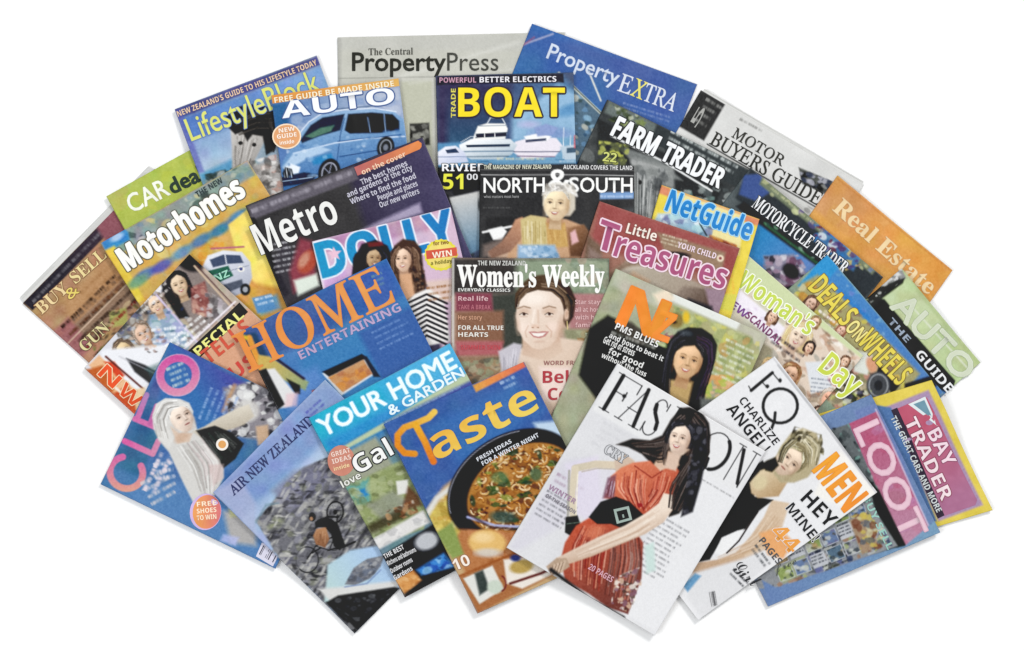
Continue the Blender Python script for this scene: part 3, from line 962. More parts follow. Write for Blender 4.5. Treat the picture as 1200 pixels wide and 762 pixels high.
def art_deals(A):
    A.grain(12, .06, tint=.06)
    A.poly([(968, 298), (1106, 460), (1088, 476), (950, 318)], ('#4f87c4', '#5b83bd', (985, 320), (1080, 440)), 2)
    A.speck([(972, 303), (1098, 452), (1086, 466), (956, 320)], ['#8fb0cf', '#3f70b6', '#7d86c9', '#6ea0c4'], 90, 3, .55, 50)
    A.poly([(935, 335), (968, 298), (984, 312), (952, 350)], '#3f93d0', 2)
    A.poly([(985, 340), (1018, 372), (1020, 392), (1000, 386)], '#3b7fc8', 4, .9)
    A.poly([(940, 332), (958, 322), (1078, 438), (1052, 472), (930, 352)], '#a09a70', 3)
    A.speck([(942, 330), (962, 322), (1078, 440), (1050, 470), (925, 352)], ['#cfc054', '#c98a3f', '#87805c', '#d0c79e', '#d8b04a', '#8a6f60', '#c6cf6a'], 120, 5, .7)
    P = [(905, 345), (935, 350), (1056, 470), (1010, 510), (900, 400)]
    A.poly(P, '#b3a68a', 3)
    A.speck(P, ['#d8c8a4', '#a87a66', '#8d8a62', '#e0d9c6', '#c4877c', '#6b6a52', '#c9cb7a', '#5f4a42'], 200, 5, .75)
    A.body((916, 338), (946, 364), 3, 7, 4, '#f4f2f4', .85); A.body((940, 372), (985, 412), 3, 8, 5, '#4a3a34', .8, .1); A.body((985, 440), (1016, 472), 3, 8, 5, '#2f3238', .85)
    A.face(950, 356, 9, 40, '#d6b4a0', '#5a4438', 1.0)
    A.body((958, 366), (992, 392), 3, 7, 4, '#f2ecec', .85)
    A.face(985, 388, 7, 40, '#e0b8a4', '#8a5a48', 1.0)
    A.poly([(1000, 410), (1022, 416), (1016, 440), (1000, 436)], '#d9ddd4', 1.5)
    A.ell(1021, 428, 6, 10, '#d59a7c', -20, 2)
    A.poly([(1030, 428), (1054, 452), (1046, 462), (1026, 440)], '#2c2d36', 1)
    A.ell(1029, 452, 14, 16, '#54565a', 0, 1.5)
    A.ring(1029, 452, 11, 13, 2, '#8d9094')
    A.ell(1029, 452, 5, 6, '#3a3c40')
    A.speck([(985, 465), (1020, 455), (1025, 480), (995, 500)], ['#c7d67a', '#2b2c2e', '#d8dcc8', '#5b5a72'], 34, 4, .8, 40)
    A.poly([(1060, 450), (1092, 440), (1098, 452), (1060, 472)], '#2d2c3c', 1.5)
    A.text('DEALS', (946, 338), (987, 384), 26, '#e0cf58', 'S', 'title', out='#7c6a3c', ow=.9)
    A.text('ON', (989, 386), (1003, 402), 18, '#e8dc8c', 'S', 'title', out='#7c6a3c', ow=.9)
    A.text('WHEELS', (1003, 402), (1052, 453), 26, '#e0cf5a', 'S', 'title', out='#7c6a3c', ow=.9)


def art_womans_day(A):
    A.grain(12, .05, tint=.04)
    A.poly([(866, 290), (1012, 416), (1004, 430), (850, 306)], '#c9d4a4', 3)
    P = [(930, 360), (1015, 425), (960, 520), (890, 440)]
    A.poly(P, '#dccab8', 3)
    A.speck(P, ['#efe3d6', '#c9a48c', '#b58a72', '#f4f0ea', '#8c7a66', '#d6b8a0', '#9a9a90', '#6a5a50'], 200, 3.6, .6, 60, 3)
    A.poly([(830, 330), (846, 322), (920, 385), (908, 405)], '#ece6ef', 2)
    A.speck([(832, 334), (846, 326), (916, 388), (906, 400)], ['#f2eef6', '#d9cbe0'], 30, 4, .6, 40)
    A.poly([(820, 350), (905, 410), (895, 470), (840, 460)], '#97907a', 3)
    A.speck([(820, 350), (905, 412), (895, 470), (840, 460)], ['#6f6b5c', '#b7b09a', '#8f9a86', '#c8c2b4'], 50, 6, .6)
    A.face(935, 395, 15, 28, '#ead2bd', '#d8bf8e', 1.1, hw=1.1)
    A.face(925, 440, 13, 30, '#dfb79a', '#94694c', 1.0)
    for x, y, r, an, hr in ((905, 372, 8, 30, '#5a4234'), (955, 378, 7, 34, '#8a6a4a'), (948, 408, 7, 26, '#3f3028'), (990, 424, 6.5, 30, '#6a5040'), (900, 430, 9, 20, '#c8a878'), (958, 484, 7, 22, '#4a382e'), (996, 484, 6, 30, '#7a5c46')):
        A.face(x, y, r, an, '#e2bfa6', hr, 1.0)
    A.poly([(943, 425), (962, 424), (975, 455), (950, 462)], '#d9dce0', 1.5)
    A.body((905, 395), (940, 420), 2, 8, 5, '#4a4448', .85); A.body((972, 440), (1004, 466), 2, 7, 4.5, '#b0405a', .8)
    A.body((950, 445), (975, 448), 4, 5, 2.5, '#6e7684', .7)
    A.face(970, 468, 11, 30, '#e0aa90', '#b5a08c', 1.0)
    A.face(978, 496, 8, 24, '#d8bfa6', '#6f5e50', .9)
    A.poly([(985, 465), (1012, 448), (1020, 490), (996, 505)], '#7d7c80', 2, .8)
    A.speck([(985, 465), (1012, 448), (1022, 492), (990, 510)], ['#2e2d36', '#b7bcc0', '#8f8270', '#5b5a6c', '#c3b35c'], 50, 4, .8, 50)
    A.text('NEW', (846, 352), (872, 374), 9, '#7a4a8c', 'S', 'headline')
    A.text('SCANDAL', (872, 372), (912, 405), 9, '#80466e', 'S', 'headline')
    A.text("Woman's", (861, 334), (946, 394), 22, '#c3d45c', 'S', 'title', out='#f3f6e6', ow=1.4)
    A.text('Day', (957, 434), (997, 466), 28, '#c6d355', 'S', 'title', out='#f1f3e2', ow=1.4)


def art_buy_sell(A):
    A.grain(14, .07, tint=.05)
    A.poly([(27, 355), (182, 197), (192, 207), (38, 364)], ('#454349', '#5c4e5a', (60, 320), (170, 220)), 1)
    A.body((40, 356), (184, 208), 1, 8, 5, '#8c8a90', .6)
    A.poly([(110, 262), (140, 240), (160, 300), (128, 290)], '#93646c', 4)
    A.poly([(75, 350), (130, 300), (160, 340), (100, 400)], '#b98f6c', 6, .8)
    A.poly([(70, 395), (150, 322), (175, 345), (90, 420)], '#8a776a', 3, .8)
    for k in range(4):
        x, y = 82 + k * 7, 392 + k * 8
        A.body((x - 8, y - 2), (x + 62, y - 66), 1, 8, 6, '#4b423e' if k % 2 else '#6f5f55', .85, 0, k)
    A.body((96, 346), (150, 296), 4, 9, 6, '#a07a58', .6)
    A.poly([(60, 390), (80, 372), (108, 405), (92, 425)], '#a36a72', 4, .7)
    A.line([(70, 412), (160, 322)], 1.5, '#d8bda6', .8, .8)
    A.line([(34, 364), (112, 442)], 2, '#6e5a54', 1, .8)
    A.poly([(128, 366), (148, 360), (150, 380), (130, 384)], '#a9b067', 2, .8)
    for k, cc in enumerate(('#3c3431', '#6a4a3c', '#4a3f3a', '#8a3c3c', '#3f3a38', '#59452f', '#3c3431')):
        A.body((74 + k * 9.5, 386 + k * 8.6), (140 + k * 9.5, 322 + k * 8.6), 1, 8, 5.5, cc, .8, .05, k * 3)
    A.speck([(100, 392), (150, 350), (176, 372), (120, 430)], ['#6f7a4a', '#c9b08c', '#7a5a48', '#4a4440', '#b98a6a'], 60, 3, .6, -42, 3)
    A.text('BUY', (49, 369), (82, 340), 14, '#e6cf9c', 'B', 'title', out='#8a6248', ow=.8)
    A.text('SELL', (89, 333), (126, 301), 14, '#e6d49a', 'B', 'title', out='#8a6248', ow=.8)
    A.text('&', (82, 352), (94, 342), 12, '#e3cf70', 'S', 'title', out='#8a6248', ow=.8)
    A.text('GUN', (100, 413), (129, 386), 13, '#ddd29c', 'B', 'headline', out='#6d5a48', ow=.8)


def art_car_dealer(A):
    A.grain(12, .04, tint=.03)
    A.speck([(125, 230), (250, 150), (262, 200), (140, 275)], ['#b9c452', '#b4ad68', '#a3bf6a', '#bfbf5c'], 34, 9, .5)
    A.poly([(143, 274), (262, 205), (275, 230), (155, 298)], '#86a4ac', 2)
    A.speck([(146, 276), (262, 208), (272, 228), (158, 296)], ['#9db9be', '#6b8aa8', '#8f93b4', '#7fa29a'], 50, 5, .6, -30)
    A.line([(148, 285), (225, 240)], 1.6, '#3c4a58', .7)
    A.text('CAR', (155, 250), (200, 228), 21, '#eff1e4', 'g', 'title', out='#eff1e4', ow=.45)
    A.text('dealer', (203, 228), (262, 199), 18, '#35423c', 'g', 'title', out='#35423c', ow=.8)


def art_lifestyle(A):
    A.poly([(205, 128), (372, 66), (376, 76), (209, 140)], '#5a5c8c', 1)
    A.poly([(209, 140), (376, 77), (388, 106), (222, 170)], ('#5f7fc0', '#7f9fd2', (220, 150), (360, 95)), 4)
    A.poly([(218, 168), (300, 140), (300, 200), (232, 212)], ('#8aa2d0', '#a9bfd4', (230, 165), (250, 205)), 5)
    A.poly([(234, 205), (290, 178), (296, 196), (240, 220)], '#3f86b8', 4, .7)
    A.poly([(240, 212), (300, 190), (310, 240), (250, 250)], '#8a918e', 4)
    A.grain(12, .05, tint=.04)
    A.poly([(205, 130), (212, 128), (240, 202), (232, 204)], '#6a6cb4', 2, .7)
    A.speck([(240, 205), (300, 190), (310, 240), (250, 250)], ['#b9bdb8', '#59625f', '#dcdcd2', '#3f4a46'], 30, 4, .7)
    # pale shaggy animal with a black fringe
    A.poly([(270, 150), (282, 142), (306, 146), (312, 162), (300, 186), (292, 200), (280, 206), (272, 198), (272, 176)], ('#c9c5c0', '#9c9894', (275, 150), (300, 195)), 1.2)
    A.strands([(276, 156), (274, 200)], [(306, 156), (290, 202)], 60, ['#e4e0dc', '#888480', '#a8a4a0', '#605c58', '#d4d0cc'], 1.1, .5)
    A.ell(281, 199, 7, 5, '#8a8580', -10, 2); A.ell(278, 199, 1.5, 1.1, '#33302e', 0, .5); A.ell(285, 200, 1.4, 1.0, '#33302e', 0, .5)
    A.ell(282, 168, 2.6, 2.2, '#1c1a19', 0, .6); A.ell(298, 170, 2.4, 2.2, '#1c1a19', 0, .6)
    A.poly([(264, 138), (276, 126), (300, 122), (322, 128), (330, 146), (322, 176), (312, 182), (308, 160), (296, 158), (290, 166), (284, 154), (276, 158), (268, 150)], '#232222', 1.2)
    A.strands([(320, 126), (296, 130), (270, 144)], [(324, 150), (300, 150), (276, 160)], 90, ['#4a4846', '#111111', '#5e5a56', '#2a2928'], 1.2, .7)
    A.strands([(312, 136), (318, 156), (314, 184)], [(328, 140), (328, 160), (322, 182)], 40, ['#4a4846', '#111111', '#5e5a56'], 1.2, .7)
    A.poly([(290, 196), (326, 186), (340, 240), (292, 236)], '#a7a3a0', 3)
    A.speck([(292, 190), (326, 180), (340, 240), (290, 236)], ['#cfcbc8', '#5f5c5a', '#8d8986', '#e3e0dd', '#b98f84'], 50, 4, .7, 60)
    A.text("NEW ZEALAND'S GUIDE TO HIS LIFESTYLE TODAY", (209, 137), (372, 76), 6.5, '#e6c8a8', 'S', 'headline')
    A.text('LifestyleBlock', (225, 166), (377, 106), 27, '#d9dd78', 'g', 'title', out='#d9dd78', ow=.2, out2='#6a84ba', ow2=1.0)


def art_auto(A):
    A.patch('strip', [(318, 112), (467, 92), (468, 101), (319.5, 121.5)], ('#d8924a', '#dcae62', (330, 115), (460, 95)))
    A.poly([(318, 122), (468, 101), (480, 170), (330, 240)], ('#5f7fb4', '#aeb8cc', (330, 130), (450, 130)), 5)
    A.poly([(352, 150), (470, 125), (475, 150), (360, 190)], '#8aa0ca', 6)
    A.poly([(318, 122), (336, 120), (340, 170), (326, 172)], '#3f6b98', 4)
    A.poly([(440, 125), (468, 120), (478, 165), (460, 170)], '#a9b3cc', 3)
    A.poly([(332, 210), (470, 165), (470, 240), (336, 250)], '#4f5a60', 3)
    A.grain(10, .04)
    # silver-blue station wagon seen from the front corner
    A.speck([(340, 128), (470, 108), (475, 150), (345, 175)], ['#b9c4d8', '#8fa3c8', '#9fb4d0', '#7f97c4'], 60, 6, .4, -8)
    A.poly([(328, 214), (331, 190), (342, 172), (350, 160), (362, 144), (376, 135), (404, 130), (438, 128), (462, 131), (473, 140), (477, 168), (474, 184), (452, 190), (410, 206), (392, 214), (350, 224), (330, 224)], ('#8fb0d6', '#4a74ac', (370, 140), (385, 215)), .9)
    A.poly([(352, 164), (364, 147), (378, 138), (404, 134), (399, 153), (374, 160), (354, 168)], '#2c3a4c', .9)
    A.poly([(358, 160), (376, 150), (392, 147), (388, 154), (366, 162)], '#5d8070', 1)
    A.poly([(408, 134), (436, 132), (460, 134), (468, 142), (468, 152), (446, 156), (410, 157), (404, 153)], '#252a3a', .9)
    A.line([(431, 138), (434, 155)], 1.2, '#7f98ba', .5); A.line([(404, 139), (399, 158), (394, 196)], 1.0, '#3f5f8c', .6)
    A.line([(348, 160), (362, 143), (378, 133), (404, 129), (438, 127), (464, 131)], 1.3, '#d8e4f2', .5)
    A.line([(450, 133), (452, 155)], 1.4, '#7f98ba', .5); A.line([(378, 130), (440, 124)], 1.2, '#5c6f8c', .5)
    A.line([(344, 180), (392, 168), (436, 162), (474, 160)], 1.4, '#cfdff2', .7)
    A.poly([(331, 196), (344, 180), (376, 172), (388, 176), (360, 186), (336, 200)], '#b5cfe8', 1.6, .9)
    A.poly([(333, 197), (341, 192), (352, 196), (350, 203), (336, 206)], '#e6eef6', 1)
    A.poly([(329, 208), (356, 202), (372, 204), (366, 214), (332, 219)], '#303e52', 1)
    A.line([(330, 213), (366, 208)], .8, '#9db4d0', .4)
    A.poly([(331, 203), (334, 196), (342, 198), (344, 206), (333, 209)], '#20262e', .7)
    for k in range(4): A.line([(333 + k * 2.6, 197), (334 + k * 2.6, 208)], .6, '#c9d2dc', .3)
    A.line([(396, 166), (470, 158)], .8, '#2f5488', .4); A.line([(398, 184), (470, 172)], 1.0, '#2c4a78', .5)
    A.poly([(364, 186), (388, 180), (392, 188), (368, 194)], '#2f86c0', 2, .7)
    A.speck([(335, 170), (470, 150), (470, 185), (340, 215)], ['#a9c6e6', '#3f6aa4', '#dbe6f2', '#5f8cc4'], 50, 2.6, .45, -12)
    A.ell(386, 203, 13, 17, '#1f2026', 12, .8)
    A.ring(386, 203, 8.5, 12, 1.8, '#a4a8b8', 12)
    for k in range(5):
        q = k * 1.256; A.line([(386, 203), (386 + 8 * math.cos(q), 203 + 11 * math.sin(q))], 1.3, '#8c90a2', .5)
    A.ell(452, 173, 10, 13, '#1f2228', 12, .8)
    A.ring(452, 173, 6.5, 9, 1.5, '#9aa0aa', 12); A.ell(452, 173, 3, 4, '#7d828e', 12)
    A.poly([(400, 214), (440, 194), (478, 180), (478, 196), (410, 228)], '#24272c', 1.2)
    A.poly([(404, 206), (432, 192), (440, 196), (410, 210)], '#9f9e99', 1.4, .8)
    A.disc(336, 160, 17, 15, '#f2dcc0'); A.disc(336, 160, 15.4, 13.4, '#dca070', name='badge')
    A.text('NEW', (327, 156), (346, 153), 5, '#f8ece0', 'S'); A.text('GUIDE', (325, 163), (348, 160), 5, '#f8ece0', 'S'); A.text('inside', (328, 170), (345, 168), 4.5, '#f8ece0', 'S')
    A.text('FREE GUIDE BE MADE INSIDE', (322, 121), (462, 101), 6.5, '#f4ead0', 'S', 'headline')
    A.text('AUTO', (331, 139), (463, 121), 19, '#f1f3f8', 'S', 'title', out='#4d6699', ow=1.5)


def art_motorhomes(A):
    A.poly([(118, 285), (290, 188), (300, 205), (130, 304)], '#8d9a97', 3)
    A.speck([(150, 268), (288, 190), (298, 206), (150, 290)], ['#b9bcae', '#5f6a6c', '#7d93a3', '#c9bc8a', '#4a5556'], 60, 4.5, .7, -30)
    A.poly([(119, 284), (140, 262), (150, 272), (152, 281), (124, 296)], '#4d8cc8', 1.5)
    A.ell(137, 278, 8, 4, '#a9cdec', -28, 2)
    A.poly([(122, 294), (134, 288), (170, 352), (158, 356)], '#e3c552', 2)
    A.speck([(180, 300), (300, 225), (330, 260), (200, 340)], ['#d6a24e', '#c9b56a', '#d98c3c', '#b9a978', '#dcc98a'], 70, 6, .6)
    for x, y, c in ((170, 322, '#4a76b6'), (190, 312, '#5e62b4'), (214, 296, '#5f97c0'), (236, 282, '#4a78b4'), (258, 270, '#3f7fb0'), (280, 254, '#4c86b8'), (162, 330, '#6f9a7a')):
        A.ell(x, y, 14, 6, c, -32, 3, .85)
    A.poly([(268, 264), (290, 246), (352, 340), (335, 374), (300, 334), (280, 306)], '#f2da70', 1.5)
    A.poly([(278, 330), (332, 338), (345, 360), (300, 380), (270, 360)], '#d39c52', 5)
    A.poly([(298, 352), (325, 346), (330, 362), (306, 370)], '#6f9ab8', 4)
    A.grain(9, .05, tint=.07)
    # white campervan with a green plate
    A.poly([(238, 312), (244, 300), (262, 294), (284, 296), (294, 308), (296, 326), (290, 342), (270, 350), (250, 344), (240, 330)], ('#dfe2ec', '#a9aebf', (255, 300), (275, 346)), 1)
    A.poly([(246, 305), (262, 299), (282, 300), (286, 309), (268, 310), (250, 314)], '#4f5a72', .8)
    A.line([(264, 299), (266, 310)], 1.2, '#dfe2ec', .5)
    A.poly([(244, 318), (268, 312), (274, 324), (252, 334)], '#3a6a5a', .7); A.text('NZ', (253, 331), (270, 324), 8, '#a4dcc4', 'S', 'headline')
    A.ell(283, 316, 4, 3.4, '#f6f4e6', 0, .8); A.ell(283, 316, 2, 2, '#4a4f8c', 0, .5)
    A.poly([(250, 338), (284, 328), (286, 336), (262, 346)], '#5c6270', 1)
    A.line([(240, 326), (292, 312)], .8, '#8a90a4', .4); A.line([(248, 292), (286, 290)], 2, '#b76a80', .8)
    A.ell(288, 340, 6, 7, '#2f3138', 0, .8); A.ell(288, 340, 3, 3.4, '#a4a8b0', 0, .6)
    A.poly([(296, 350), (318, 345), (324, 362), (302, 368)], '#5f90c4', 1.5); A.body((300, 354), (320, 349), 2, 6, 4, '#d6e4f0', .8)
    A.text('THE NEW', (232, 232), (262, 214), 7, '#3c4648', 'S', 'headline')
    A.text('Motorhomes', (150, 318), (289, 229), 28, '#f6f5f0', 'S', 'title', out='#f6f5f0', ow=.9, out2='#5e5e52', ow2=2.1)


def art_boat(A):
    A.poly([(512, 90), (656, 86), (690, 120), (690, 190), (512, 195)], ('#4b4763', '#5c7fa4', (530, 120), (660, 120)), 8)
    A.poly([(512, 90), (660, 86), (661, 97), (512, 100)], '#3c3a44', .8)
    A.poly([(524, 100), (600, 100), (590, 168), (524, 172)], ('#4b4763', '#44607c', (550, 100), (550, 165)), 8)
    A.poly([(655, 98), (690, 120), (692, 192), (600, 192), (600, 140)], '#8fb4d4', 6)
    A.ell(645, 158, 26, 9, '#7d92c4', 0, 5, .8)
    A.ell(620, 146, 12, 4, '#b9b4dc', 0, 4, .7)
    A.ell(672, 128, 22, 7, '#5e8fc0', -15, 4, .8)
    A.poly([(512, 180), (692, 184), (692, 240), (512, 245)], '#35353b', 3)
    A.grain(9, .04)
    # motor yachts side by side on bright water
    A.poly([(512, 168), (692, 160), (692, 192), (512, 196)], ('#5f8fb8', '#7fa8c8', (512, 170), (692, 170)), 2)
    for k in range(26):
        x = 514 + A.rng.rand() * 174; y = 168 + A.rng.rand() * 24
        A.line([(x, y), (x + 6 + 10 * A.rng.rand(), y + A.rng.uniform(-1, 1))], .8, ('#c6dcec' if k % 2 else '#3f6c94'), .4, .7)
    # right hand boats with masts
    A.poly([(604, 166), (626, 160), (652, 162), (660, 172), (650, 184), (612, 186), (598, 176)], '#e6e0ea', .9)
    A.poly([(614, 160), (632, 156), (646, 160), (640, 166), (618, 166)], '#f2f2f4', .8); A.poly([(616, 164), (640, 162), (640, 165), (616, 167)], '#4a5068', .5)
    A.line([(602, 178), (656, 178)], 1.2, '#6a6c84', .5); A.line([(606, 183), (650, 184)], 1.4, '#8a7a94', .5)
    for x in (660, 668, 677, 684):
        A.line([(x, 186), (x + .6, 150 + (x % 5) * 3)], .9, '#dfe6ee', .4)
    A.poly([(656, 172), (690, 168), (692, 186), (662, 188)], '#b9cad8', 1)
    A.poly([(664, 174), (686, 172), (686, 178), (664, 180)], '#4f6478', .7); A.line([(674, 160), (674, 173)], 3, '#c8606a', .8, .85)
    A.poly([(626, 150), (640, 145), (654, 150), (648, 158), (630, 160)], '#8c9ccc', 1.2)
    # the big flybridge cruiser in front
    A.poly([(538, 170), (552, 163), (598, 163), (606, 170), (600, 181), (586, 187), (552, 187), (540, 181)], ('#f2f4f6', '#b4c4d0', (560, 164), (566, 187)), .8)
    A.poly([(556, 158), (560, 148), (570, 145), (592, 145), (595, 151), (592, 163), (554, 164)], '#f4f3ef', .8)
    A.poly([(558, 157), (594, 155), (593, 160), (557, 162)], '#27384a', .5); A.line([(568, 156), (568, 161)], .7, '#e8e8e8', .3); A.line([(580, 156), (580, 161)], .7, '#e8e8e8', .3)
    A.line([(562, 148), (594, 147)], .9, '#8c98a6', .4); A.line([(571, 145), (575, 138), (588, 138), (592, 145)], 1.1, '#dfe4e8', .4)
    A.poly([(546, 170), (598, 169), (597, 172), (547, 173)], '#34465a', .5)
    A.line([(542, 178), (602, 177)], 1.1, '#5a7490', .4); A.line([(546, 184), (596, 183)], 1.0, '#3a4e62', .4, .8)
    A.line([(540, 167), (552, 160), (558, 160)], .7, '#e8eef2', .4)
    # near bow at the left
    A.poly([(512, 179), (522, 172), (534, 171), (544, 178), (549, 190), (512, 194)], ('#f0f0f8', '#c4cce4', (520, 172), (530, 192)), .8)
    A.line([(512, 184), (546, 184)], .9, '#7c8cb0', .4); A.poly([(522, 176), (534, 174), (538, 179), (524, 180)], '#3f4c66', .5)
    A.body((655, 191), (688, 191), 1, 5, 3, '#c9d6e0', .5)
    # lower picture: pale hull on black
    A.poly([(512, 224), (530, 224), (556, 300), (512, 300)], '#4a4a4c', 3)
    A.poly([(526, 232), (562, 224), (566, 290), (548, 300)], ('#c8c8c6', '#6f8ea8', (545, 230), (556, 290)), 1.2)
    A.line([(524, 230), (546, 296)], 3, '#2a2a2d', 1)
    A.ell(562, 240, 2, 7, '#55585a', 0, 1)
    A.body((582, 188), (640, 188), 1, 6, 3.5, '#cfd0b4', .8)
    A.text('POWERFUL', (515, 97), (558, 97), 6, '#c99ab0', 'S', 'headline')
    A.text('BETTER ELECTRICS', (562, 97), (652, 96), 6.5, '#eceaf0', 'S', 'headline')
    A.text('TRADE', (534, 138), (534, 104), 5.5, '#d8d060', 'S', 'headline')
    A.text('BOAT', (537, 137), (662, 137), 34, '#f2dc36', 'S', 'title', out='#3a3440', ow=2.0)
    A.text('RIVIERA', (518, 201), (580, 201), 9, '#f0f0f2', 'S', 'headline', out='#232327', ow=.7)
    A.text('51', (519, 222), (543, 222), 18, '#e3e24e', 'S', 'headline', out='#2b2b2b', ow=1)
    A.text('00', (547, 211), (560, 211), 7, '#dfe0e2', 'S', 'headline')


def art_metro(A):
    A.poly([(405, 195), (520, 150), (585, 360), (470, 400)], ('#4a4658', '#57526e', (420, 240), (520, 220)), 10)
    A.grain(20, .03)
    A.poly([(290, 242), (415, 195), (420, 210), (296, 258)], '#6b6770', 2)
    A.body((296, 252), (414, 206), 1, 10, 8, '#a5a1ab', .75)
    A.patch('strip', [(415, 196), (490, 165), (494, 168), (494, 172), (492, 175), (419, 206)], ('#b86a68', '#de8a52', (420, 200), (490, 168)))
    A.poly([(289, 258), (298, 255), (340, 345), (334, 350)], '#242428', 1.5)
    A.poly([(332, 280), (348, 300), (352, 350), (336, 360), (320, 315)], '#4e4b52', 4, .7)
    A.body((317, 290), (350, 284), 6, 6.6, 3.6, '#b9b9be', .85, .25)
    A.poly([(352, 280), (366, 284), (372, 330), (345, 345), (340, 320)], '#8f4d58', 5)
    A.ell(361, 308, 10, 15, '#b05848', 30, 2.5)
    A.ell(357, 306, 5, 10, '#cfa28e', 30, 2.5, .7)
    A.poly([(345, 330), (372, 322), (375, 336), (350, 348)], '#d9e2d6', 3)
    A.poly([(440, 262), (492, 238), (495, 250), (400, 282)], '#b9aecb', 4, .8)
    A.text('Metro', (307, 300), (399, 260), 37, '#e9e9e6', 'S', 'title', out='#2a2a2c', ow=.8)
    for i, (s_, a, b) in enumerate((('The best homes', (424, 217), (478, 194)), ('and gardens of the city', (408, 232), (484, 199)),
                                 ('Where to find the food', (412, 240), (488, 209)), ('People and places', (444, 236), (490, 218)), ('Our new writers', (446, 244), (492, 227)))):
        A.text(s_, a, b, 6.6, '#c9c7d6', 'S', 'headline')
    A.text('on the cover', (425, 205), (476, 183), 6, '#f1d0b4', 'S', 'headline')


def art_north_south(A):
    A.grain(20, .03)
    A.line([(564, 205), (742, 206)], .9, '#b9b9b9', .5)
    A.line([(564, 199), (742, 200)], .6, '#8a8a8a', .5, .7)
    A.poly([(570, 255), (610, 255), (612, 284), (566, 290)], '#3f3f40', 2)
    # white helicopter-like ornament picture
    A.line([(566, 273), (580, 270), (600, 266)], 2.4, '#eeeeee', .8)
    A.poly([(572, 270), (588, 266), (594, 272), (588, 282), (578, 282)], '#ededed', 1)
    A.body((566, 245), (600, 245), 1, 5, 2, '#707070', .5)
    A.poly([(566, 288), (620, 270), (624, 300), (566, 302)], '#7b6f6a', 4)
    A.ell(600, 296, 26, 7, '#c4a48f', -8, 3)
    A.ptext('S', (667, 226), (678, 226), 17, '#f4f4f2', 'g', grow=.4)
    A.ptext('&', (642, 225), (668, 225), 26, '#f4f4f2', 'g', grow=.5)
    # woman with cropped fair hair in a sleeveless top
    A.poly([(700, 250), (742, 245), (746, 300), (690, 300)], '#6f7478', 6, .8)
    A.poly([(594, 304), (600, 276), (606, 260), (622, 254), (640, 256), (664, 258), (684, 266), (694, 280), (694, 304)], '#c99f80', 1.5)
    A.poly([(604, 258), (612, 255), (618, 262), (612, 280), (598, 296), (576, 304), (572, 296), (588, 284), (598, 270)], ('#c79478', '#8f6f60', (608, 258), (590, 296)), 1.2)
    A.poly([(610, 258), (622, 253), (640, 256), (642, 288), (630, 296), (612, 290)], '#cdbb86', 1.2)
    A.strands([(612, 258), (612, 290)], [(640, 258), (640, 292)], 40, ['#e3d6a8', '#a08a58', '#b9a26c', '#efe6c8'], 1.2, .6)
    A.poly([(640, 262), (662, 262), (666, 290), (642, 292)], '#c9a066', 1.5)
    A.strands([(642, 266), (644, 290)], [(664, 264), (666, 290)], 24, ['#dcb87c', '#a87e4c', '#b98c58'], 1.2, .5)
    A.ell(650, 262, 9, 6, '#b07c5c', 0, 3, .7)
    A.poly([(664, 268), (684, 264), (696, 280), (692, 302), (668, 302)], ('#9a7458', '#5c4438', (666, 270), (690, 300)), 2)
    A.poly([(668, 274), (674, 270), (678, 284), (670, 288)], '#e0b0b4', 1.5)
    A.poly([(636, 228), (642, 220), (654, 217), (668, 220), (674, 230), (674, 246), (668, 254), (640, 254), (636, 240)], '#cfc6b6', 1.5)
    A.face(652.5, 240, 20, 4, '#ecd3b0', '#d6cbb4', .2, hw=.85, fw=.78, back=False, turn=-.1, lips='#a8605a')
    A.poly([(635, 230), (639, 220), (648, 215), (664, 215), (673, 220), (676, 232), (670, 228), (660, 224), (646, 225)], '#e3e0da', 1)
    A.speck([(635, 228), (640, 216), (672, 216), (677, 231), (668, 226), (650, 224)], ['#ffffff', '#b5aea4', '#f0ece4', '#8f8a84', '#d8d2c8'], 40, 2.2, .7)
    A.poly([(607, 288), (650, 288), (656, 304), (606, 306)], '#93b4d4', 2.5)
    A.speck([(607, 288), (650, 288), (656, 304), (606, 306)], ['#c6d9ea', '#6a90b8'], 16, 3, .7)
    A.poly([(703, 226), (743, 225), (743, 233), (703, 234)], '#7f9fd0', 1.2)
    A.body((703, 232), (741, 232), 1, 5, 3, '#cfe0f4', .6)
    A.text('NORTH', (567, 226), (638, 226), 17, '#f4f4f2', 'g', 'title', out='#f4f4f2', ow=.35)
    A.text('OUTH', (680, 226), (741, 226), 17, '#f4f4f2', 'g', 'title', out='#f4f4f2', ow=.35)
    A.text('THE MAGAZINE OF NEW ZEALAND', (567, 198.5), (646, 198.5), 5, '#dadac6', 'S', 'headline')
    A.text('AUCKLAND COVERS THE LAND', (660, 199), (741, 199.5), 5, '#dedede', 'S', 'headline')
    A.text('what matters most here', (567, 232.5), (608, 232.5), 3.5, '#a8a8a8', 'g', 'headline')


